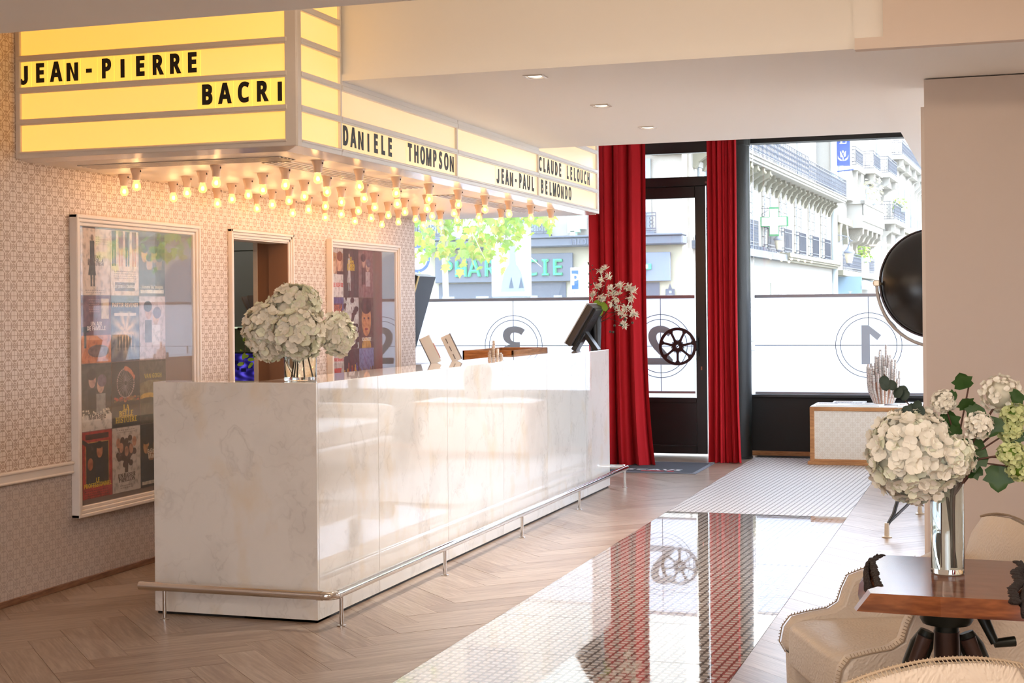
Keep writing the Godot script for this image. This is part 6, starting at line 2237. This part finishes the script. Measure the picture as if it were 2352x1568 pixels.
		for k in n:
			var xf := Transform3D(Basis(FO, Vector3.UP, FO.cross(Vector3.UP)), fp(lerpf(q[0] + 0.5, q[1] - 0.5, float(k) / (n - 1)), 0, q[3] - 0.28))
			part("console", mb().prism(PackedVector2Array([Vector2(0, -1.3), Vector2(0.12, -1.25), Vector2(0.22, -0.8), Vector2(0.5, -0.55), Vector2(q[2], -0.4), Vector2(q[2], 0), Vector2(0, 0)]), -0.2, 0.2, xf), pale, bl)
	for q in [[22.0, 23.4, 6.9, 9.3], [30.0, 31.6, 7.2, 8.2], [34.8, 36.0, 7.2, 9.2], [37.6, 39.4, 9.4, 11.5], [47.0, 48.4, 6.9, 9.4], [51.0, 52.4, 6.9, 9.4], [55.0, 56.4, 6.9, 9.4], [59.0, 60.6, 6.9, 9.4], [63.0, 64.6, 6.9, 9.4], [36.0, 37.6, 4.0, 5.5], [40.0, 41.6, 4.3, 5.6], [21.0, 23.6, 4.0, 5.2], [45.0, 46.6, 4.4, 5.8], [50.0, 51.6, 4.4, 5.8]]:
		var off := 0.31 if q[0] > 43 and q[0] < 57 else (0.36 if q[0] > 24 and q[0] < 34.5 else 0.0)
		var w2 := mb()
		fbox(w2, q[0], q[1], off, off + 0.02, q[2], q[3])
		var w := part("window", w2, shut, c, co)
		var s2 := mb()
		fbox(s2, q[0] + 0.1, q[0] + 0.5, off + 0.02, off + 0.05, q[2] + 0.05, q[3] - 0.05)
		part("window_gap", s2, wglass, w)
		if q[0] > 46 and q[2] > 6:
			var r3 := mb()
			rail(r3, fp(q[0] - 0.1, off + 0.15, q[2]), fp(q[1] + 0.1, off + 0.15, q[2]), 1.0, 0.25, false)
			part("guard_rail", r3, mat(S(130, 150, 180), 0.6), w)
	var am2 := mb()
	ring_arch(am2, fp(22.2, 0.02, 4.9))
	part("carved_arch", am2, con, c, co)
	var st := mb()
	fbox(st, 46.5, 90.0, 0.3, 0.6, 6.35, 6.8)
	fbox(st, 19.9, 25.0, 0.0, 0.3, 5.55, 5.9)
	fbox(st, 20.0, 36.0, 0.0, 0.5, 2.95, 3.2)
	part("string_course", st, con, c, co)
	var r4 := mb()
	rail(r4, fp(20.3, 0.45, 3.22), fp(27.0, 0.45, 3.22), 0.9, 0.25)
	rail(r4, fp(30.0, 0.45, 3.22), fp(36.0, 0.45, 3.22), 0.9, 0.25)
	part("low_railing", r4, iron, c, co)
	var pil := mb()
	fbox(pil, 27.0, 30.0, 0.0, 0.5, 3.2, 3.8)
	part("parapet", pil, pale, c, co)
	for k in 3:
		var pp := thing("balcony_plant", ["pale bush on the stone balcony down the side street", "green plant on the lower railing beside the hanging lantern", "small green plant on the iron balcony farther down"][k], "plant", [fp(28.5, 0.7, 6.92), fp(28.0, 0.4, 3.8), fp(44.0, 0.7, 7.4)][k])
		var pm2 := mb()
		for j in 110:
			var dd := Vector3(rng.randf() - 0.5, rng.randf(), rng.randf() - 0.5)
			round_leaf(pm2, Transform3D(look(dd, rng.randf() * TAU), dd * Vector3(1.5, 1.3, 1.5) * [1.0, 0.6, 0.6][k] + Vector3(0, 0.1, 0)), 0.22, 0.12)
		var fo := part("foliage", pm2, [mat(S(190, 186, 160), 0.8), M.lime, M.lime][k], pp)
		fo.set_meta("kind", "stuff")
		part("planter", mb().bx(Vector3(-0.4, 0, -0.4), Vector3(0.4, 0.25, 0.4), 0.02), mat(S(150, 160, 166), 0.7), pp)
	var aw := thing("shop_awning", "blue and white shop awning at the foot of the far stone building", "awning", fp(26, 0, 2.3))
	for k in 6:
		var s := 21.5 + k * 2.0
		var a2 := mb()
		a2.face([fp(s, 0.0, 2.95) - aw.position, fp(s + 1.98, 0.0, 2.95) - aw.position, fp(s + 1.98, 1.2, 2.42) - aw.position, fp(s, 1.2, 2.42) - aw.position], Vector3(1, 1, 0))
		part("awning_stripe", a2, [mat(S(236, 238, 240), 0.8), mat(S(120, 146, 164), 0.8)][k % 2], aw)
	var vl := mb()
	fbox(vl, 21.4, 33.4, 1.16, 1.2, 2.26, 2.44)
	fbox(vl, 21.4, 21.45, 0.0, 1.2, 1.2, 2.9)
	part("valance", vl, mat(S(112, 140, 160), 0.8), aw, -aw.position)
	var al := part("awning_lettering", letters("Le", 0.42, 0.01, serif()), pale, aw, fp(21.2, 0.9, 1.95) - aw.position)
	# blue banner with a tulip
	var bn := thing("blue_banner", "blue hanging banner with white letter and tulip on the far building", "banner", Vector3(-7.2, 8.3, -74))
	var blue := mat(S(32, 60, 131), 0.7)
	part("cloth", mb().bx(Vector3(-0.33, 0.02, -0.01), Vector3(0.33, 2.6, 0.01)), blue, bn)
	part("pole", mb().tube([Vector3(-0.5, -0.28, 0), Vector3(0.5, -0.2, 0)], 0.03, 8).tube([Vector3(-0.36, 0, 0), Vector3(0.36, 0, 0)], 0.012, 6), blue, bn)
	part("letter", letters("L", 0.42, 0.01, serif()), pale, bn, Vector3(0.0, 1.28, 0.016))
	var tu := mb()
	tu.prism(PackedVector2Array([Vector2(-0.13, 0.42), Vector2(0.03, 0.42), Vector2(-0.02, 0.52), Vector2(-0.08, 0.66), Vector2(-0.15, 0.74)]), 0.01, 0.02)
	tu.prism(PackedVector2Array([Vector2(0.06, 0.42), Vector2(0.13, 0.46), Vector2(0.15, 0.74), Vector2(0.06, 0.66), Vector2(0.02, 0.56)]), 0.01, 0.02)
	tu.prism(PackedVector2Array([Vector2(-0.06, 0.7), Vector2(0.0, 0.6), Vector2(0.05, 0.7), Vector2(0.0, 0.77)]), 0.01, 0.02)
	tu.bx(Vector3(-0.025, 0.24, 0.01), Vector3(0.025, 0.42, 0.02))
	tu.prism(PackedVector2Array([Vector2(-0.03, 0.24), Vector2(-0.1, 0.34), Vector2(-0.2, 0.4), Vector2(-0.26, 0.54), Vector2(-0.25, 0.36), Vector2(-0.16, 0.26)]), 0.01, 0.02)
	tu.prism(PackedVector2Array([Vector2(0.03, 0.24), Vector2(0.16, 0.26), Vector2(0.25, 0.36), Vector2(0.26, 0.54), Vector2(0.2, 0.4), Vector2(0.1, 0.34)]), 0.01, 0.02)
	part("tulip_emblem", tu, pale, bn)
	# lanterns
	var lm := mat(S(96, 104, 122), 0.5)
	for k in 2:
		var t := thing("street_lantern", ["wall lantern hanging just below the pharmacy cross", "wall lantern on a scrolled bracket beside the drainpipe"][k], "street lamp", [Vector3(-7.91, 3.54, -56.4), Vector3(-6.9, 3.45, -73.4)][k], 0, "street lanterns")
		var sc2 := 1.0 if k == 0 else 1.35
		part("glass", mb().lathe([Vector2(0, 0.05), Vector2(0.1, 0.05), Vector2(0.17, 0.4), Vector2(0, 0.4)].map(func(v): return v * sc2), Transform3D(), 6), mat(S(190, 180, 158), 0.3), t)
		part("cap", mb().lathe([Vector2(0.2, 0.4), Vector2(0.2, 0.46), Vector2(0.08, 0.58), Vector2(0.04, 0.68), Vector2(0, 0.68)].map(func(v): return v * sc2), Transform3D(), 12), lm, t)
		part("finial", mb().lathe([Vector2(0, -0.08), Vector2(0.02, -0.05), Vector2(0.11, 0.03), Vector2(0.11, 0.05), Vector2(0, 0.05)].map(func(v): return v * sc2), Transform3D(), 8), lm, t)
		var ar := [Vector3(0, 0.66 * sc2, 0), Vector3(0, 0.8 * sc2, 0)]
		for j in 9:
			var an := PI * 0.5 * j / 8.0
			ar.append(Vector3(0.18 - 0.18 * sin(an) , 0.8 * sc2 + 0.06 + 0.2 * (1.0 - cos(an)), 0) if k == 1 else Vector3(-0.05 * j, 0.8 * sc2 + 0.01 * j, 0))
		ar.append(Vector3(-0.62, 1.08 * sc2 if k == 1 else 0.9, 0))
		part("bracket", mb().tube(ar, 0.022, 6).tube([Vector3(-0.62, 0.75 * sc2, 0), Vector3(-0.1, 1.0 * sc2, 0)], 0.014, 6), lm, t)
	# advertising panel with a drawn tower
	var ad := thing("advertising_panel", "back-lit advertising panel with a drawn grey tower, behind the tree", "advertising panel", Vector3(-12.5, 0, -38))
	var gf := mat(S(120, 130, 135), 0.5)
	part("post", mb().bx(Vector3(-0.25, -0.15, -0.15), Vector3(0.3, 1.66, 0.1), 0.03), gf, ad)
	part("case", mb().bx(Vector3(-0.56, 1.74, -0.2), Vector3(0.5, 3.75, 0.1), 0.04), gf, ad)
	part("poster_face", mb().bx(Vector3(-0.4, 1.88, 0.1), Vector3(0.43, 3.68, 0.11)), glow(Color(1, 1, 1), 0.35, S(150, 152, 154)), ad)
	var tw := mb()
	var tower := [[0.34, 0.1, 0.3], [0.32, 0.3, 0.26], [0.24, 0.62, 0.2], [0.15, 0.78, 0.14], [0.1, 0.84, 0.1], [0.08, 1.12, 0.09], [0.12, 1.2, 0.07], [0.07, 1.36, 0.1], [0.09, 1.46, 0.03], [0.02, 1.58, 0.05], [0.055, 1.62, 0.055]]
	for k in tower.size():
		var h: float = (tower[k + 1][1] if k + 1 < tower.size() else 1.76) - tower[k][1]
		var x0: float = tower[k][0]
		var x1: float = tower[k + 1][0] if k + 1 < tower.size() else 0.045
		tw.prism(PackedVector2Array([Vector2(-x0, tower[k][1]), Vector2(x0, tower[k][1]), Vector2(x1, tower[k][1] + h), Vector2(-x1, tower[k][1] + h)]), 0.0, 0.004, Transform3D(Basis(), Vector3(0.06, 1.8, 0.112)))
	part("drawn_tower", tw, mat(S(98, 110, 120), 0.8), ad)
	var ws := mb()
	for xx in [-0.04, 0.24]:
		ws.prism(PackedVector2Array([Vector2(xx - 0.07, 0.2), Vector2(xx + 0.07, 0.2), Vector2(xx, 0.5)]), 0.005, 0.009, Transform3D(Basis(), Vector3(0.06, 1.8, 0.112)))
	part("drawn_window", ws, mat(S(50, 62, 74), 0.8), ad)
	var l1 := part("lettering", letters("VOI", 0.1, 0.004), slate, ad, Vector3(-0.18, 3.34, 0.115))
	l1.rotation.z = 0.25
	var l2 := part("lettering", letters("NTES", 0.1, 0.004), slate, ad, Vector3(-0.14, 3.2, 0.115))
	l2.rotation.z = 0.2
	# parking sign
	var pk := thing("parking_sign", "blue and white parking sign on a post left of the red curtain", "road sign", Vector3(-11.3, 0, -40))
	part("post", mb().tube([Vector3(0, -0.15, -0.03), Vector3(0, 2.6, -0.03)], 0.03, 8), gf, pk)
	part("plate", mb().bx(Vector3(-0.13, 1.9, -0.01), Vector3(0.13, 2.58, 0.01), 0.02), pale, pk)
	part("blue_field", mb().bx(Vector3(-0.085, 1.98, 0.01), Vector3(0.105, 2.5, 0.014)), mat(S(14, 66, 140), 0.5), pk)
	part("letter", letters("P", 0.32, 0.004), pale, pk, Vector3(0.01, 2.24, 0.017))
	var lowp := part("lower_plate", mb().bx(Vector3(-0.13, 1.5, -0.01), Vector3(0.13, 1.86, 0.01), 0.02), pale, pk)
	part("pictogram", mb().bx(Vector3(-0.08, 1.6, 0.01), Vector3(-0.02, 1.74, 0.014)).bx(Vector3(0.02, 1.66, 0.01), Vector3(0.1, 1.69, 0.014)), slate, lowp)
	var ns := thing("opening_hours_plate", "small dark wall plate on the chamfered corner seen through the door", "wall plate", Vector3(-9.42, 1.6, -43.9))
	part("plate", mb().bx(Vector3(-0.14, 0, 0), Vector3(0.14, 0.4, 0.03), 0.01).prism(PackedVector2Array([Vector2(-0.06, 0.4), Vector2(0.06, 0.4), Vector2(0.0, 0.56)]), 0.0, 0.03), slate2, ns)
	part("print", mb().bx(Vector3(-0.09, 0.06, 0.03), Vector3(0.09, 0.1, 0.034)).bx(Vector3(-0.1, 0.16, 0.03), Vector3(0.1, 0.22, 0.034)).bx(Vector3(-0.03, 0.27, 0.03), Vector3(0.05, 0.34, 0.034)), shut, ns)
	# round traffic sign half hidden by the wall
	var rs := thing("round_sign", "round blue-edged road sign behind the leaves at the wall's end", "road sign", Vector3(-11.83, 0, -30))
	part("disc", mb().lathe([Vector2(0, 0.01), Vector2(0.3, 0.01), Vector2(0.3, -0.01), Vector2(0, -0.01)], Transform3D(Basis(Vector3.RIGHT, PI / 2), Vector3(-0.2, 2.55, 0)), 28), pale, rs)
	ring_disc(rs, blue)
	part("post", mb().tube([Vector3(-0.2, -0.15, -0.04), Vector3(-0.2, 2.9, -0.04)], 0.03, 8), gf, rs)
	# building on the other corner, mirrored in the poster glass
	var ob := thing("opposite_building", "stone building with arched windows, seen mirrored in the large poster display", "building", Vector3(26, -0.15, -50))
	part("wall", mb().bx(Vector3(-18, 0, -8), Vector3(20, 16, 4)), stone, ob)
	part("cornice", mb().bx(Vector3(-18.3, 4.2, 4), Vector3(20, 4.6, 4.6), 0.05), con, ob)
	for k in 9:
		var x := -16.0 + k * 4.0
		for yy in [0.2, 5.6, 9.8]:
			var wq := PackedVector2Array([Vector2(-0.9, yy), Vector2(0.9, yy)])
			for j in 9:
				wq.append(Vector2(cos(PI * j / 8) * 0.9, yy + 2.4 + sin(PI * j / 8) * 0.9))
			part("arched_window", mb().prism(wq, 4.0, 4.05, Transform3D(Basis(), Vector3(x, 0, 0))), dark, ob)
	trees()

func ring_disc(rs: Node3D, m: Material) -> void:
	var q := mb()
	ring_mesh(q, 0.24, 0.3, 0.012, 0.016, Vector3(-0.2, 2.55, 0), 28)
	part("blue_rim", q, m, rs)

func ring_arch(m: Mb, c: Vector3) -> void:
	for j in 10:
		var a0 := PI * j / 10
		var a1 := PI * (j + 1) / 10
		m.prism(PackedVector2Array([Vector2(cos(a0), sin(a0)) * 1.1, Vector2(cos(a0), sin(a0)) * 1.6, Vector2(cos(a1), sin(a1)) * 1.6, Vector2(cos(a1), sin(a1)) * 1.1]), 0.0, 0.25, Transform3D(Basis(-FD, Vector3.UP, FO), c - Vector3(0, 0.3, 0)))

func trees() -> void:
	var bark := bump(mat(S(150, 146, 128), 0.9), 3.0, 1.0)
	var greens := []
	for q in [S(74, 104, 22), S(62, 94, 34), S(104, 118, 26), S(126, 104, 48)]:
		var g := mat(q, 0.6)
		g.backlight_enabled = true
		g.backlight = Color(0.5, 0.6, 0.2)
		greens.append(g)
	var specs := [["plane_tree", "young plane tree with bright yellow-green leaves outside the left window", Vector3(-9.87, -0.15, -26.0), -10.6, -7.8, 2.35, 4.2, 620], ["plane_tree", "second plane tree outside the right window, mirrored in the poster glass", Vector3(4.9, -0.15, -22.0), 2.6, 6.6, 2.3, 5.5, 500]]
	for sp in specs:
		var t := thing(sp[0], sp[1], "tree", sp[2])
		var o: Vector3 = -t.position
		var base: Vector3 = sp[2]
		part("trunk", mb().tube([Vector3.ZERO, Vector3(0.02, 1.6, 0), Vector3(-0.03, 3.2, 0), Vector3(0.0, 5.5, 0)], [0.075, 0.06, 0.052, 0.04], 10), bark, t)
		var bm := mb()
		for k in 9:
			var e := Vector3(lerpf(sp[3], sp[4], (k + 0.5) / 9.0), rng.randf_range(2.2, 3.6), base.z + rng.randf_range(-0.5, 0.8)) - base
			bm.tube([Vector3(0, rng.randf_range(2.6, 4.2), 0), Vector3(e.x * 0.45, e.y + 0.9, e.z * 0.5), e], [0.026, 0.014, 0.005], 6)
		part("branch", bm, bark, t)
		var singles := 300
		var rest := [mb(), mb(), mb(), mb()]
		for k in sp[7]:
			var u := rng.randf()
			var x := lerpf(sp[3], sp[4], u)
			# the crown hangs lower near the trunk and thins towards the right
			var lowest: float = 2.32 + 0.5 * absf(u - 0.45) + (0.35 if u > 0.75 else 0.0) + 0.25 * rng.randf()
			if k % 11 == 0:
				lowest -= 0.35
			var y: float = lowest + (sp[6] - lowest) * pow(rng.randf(), 1.5)
			var p := Vector3(x, y, base.z + rng.randf_range(-0.7, 0.9)) - base
			var bs := Basis(Vector3.UP, rng.randf() * TAU) * Basis(Vector3.RIGHT, rng.randf_range(0.5, 1.9))
			var l := rng.randf_range(0.13, 0.21)
			var kind: int = [0, 0, 1, 1, 2, 2, 0, 3][rng.randi() % 8] if rng.randf() < 0.9 else 3
			if k < singles and sp[7] > 600:
				var lm := mb()
				maple(lm, Vector3.ZERO, bs, l)
				part("leaf", lm, greens[kind], t, p)
			else:
				maple(rest[kind], p, bs, l)
		for k in 4:
			var f := part("foliage", rest[k], greens[k], t)
			f.set_meta("kind", "stuff")
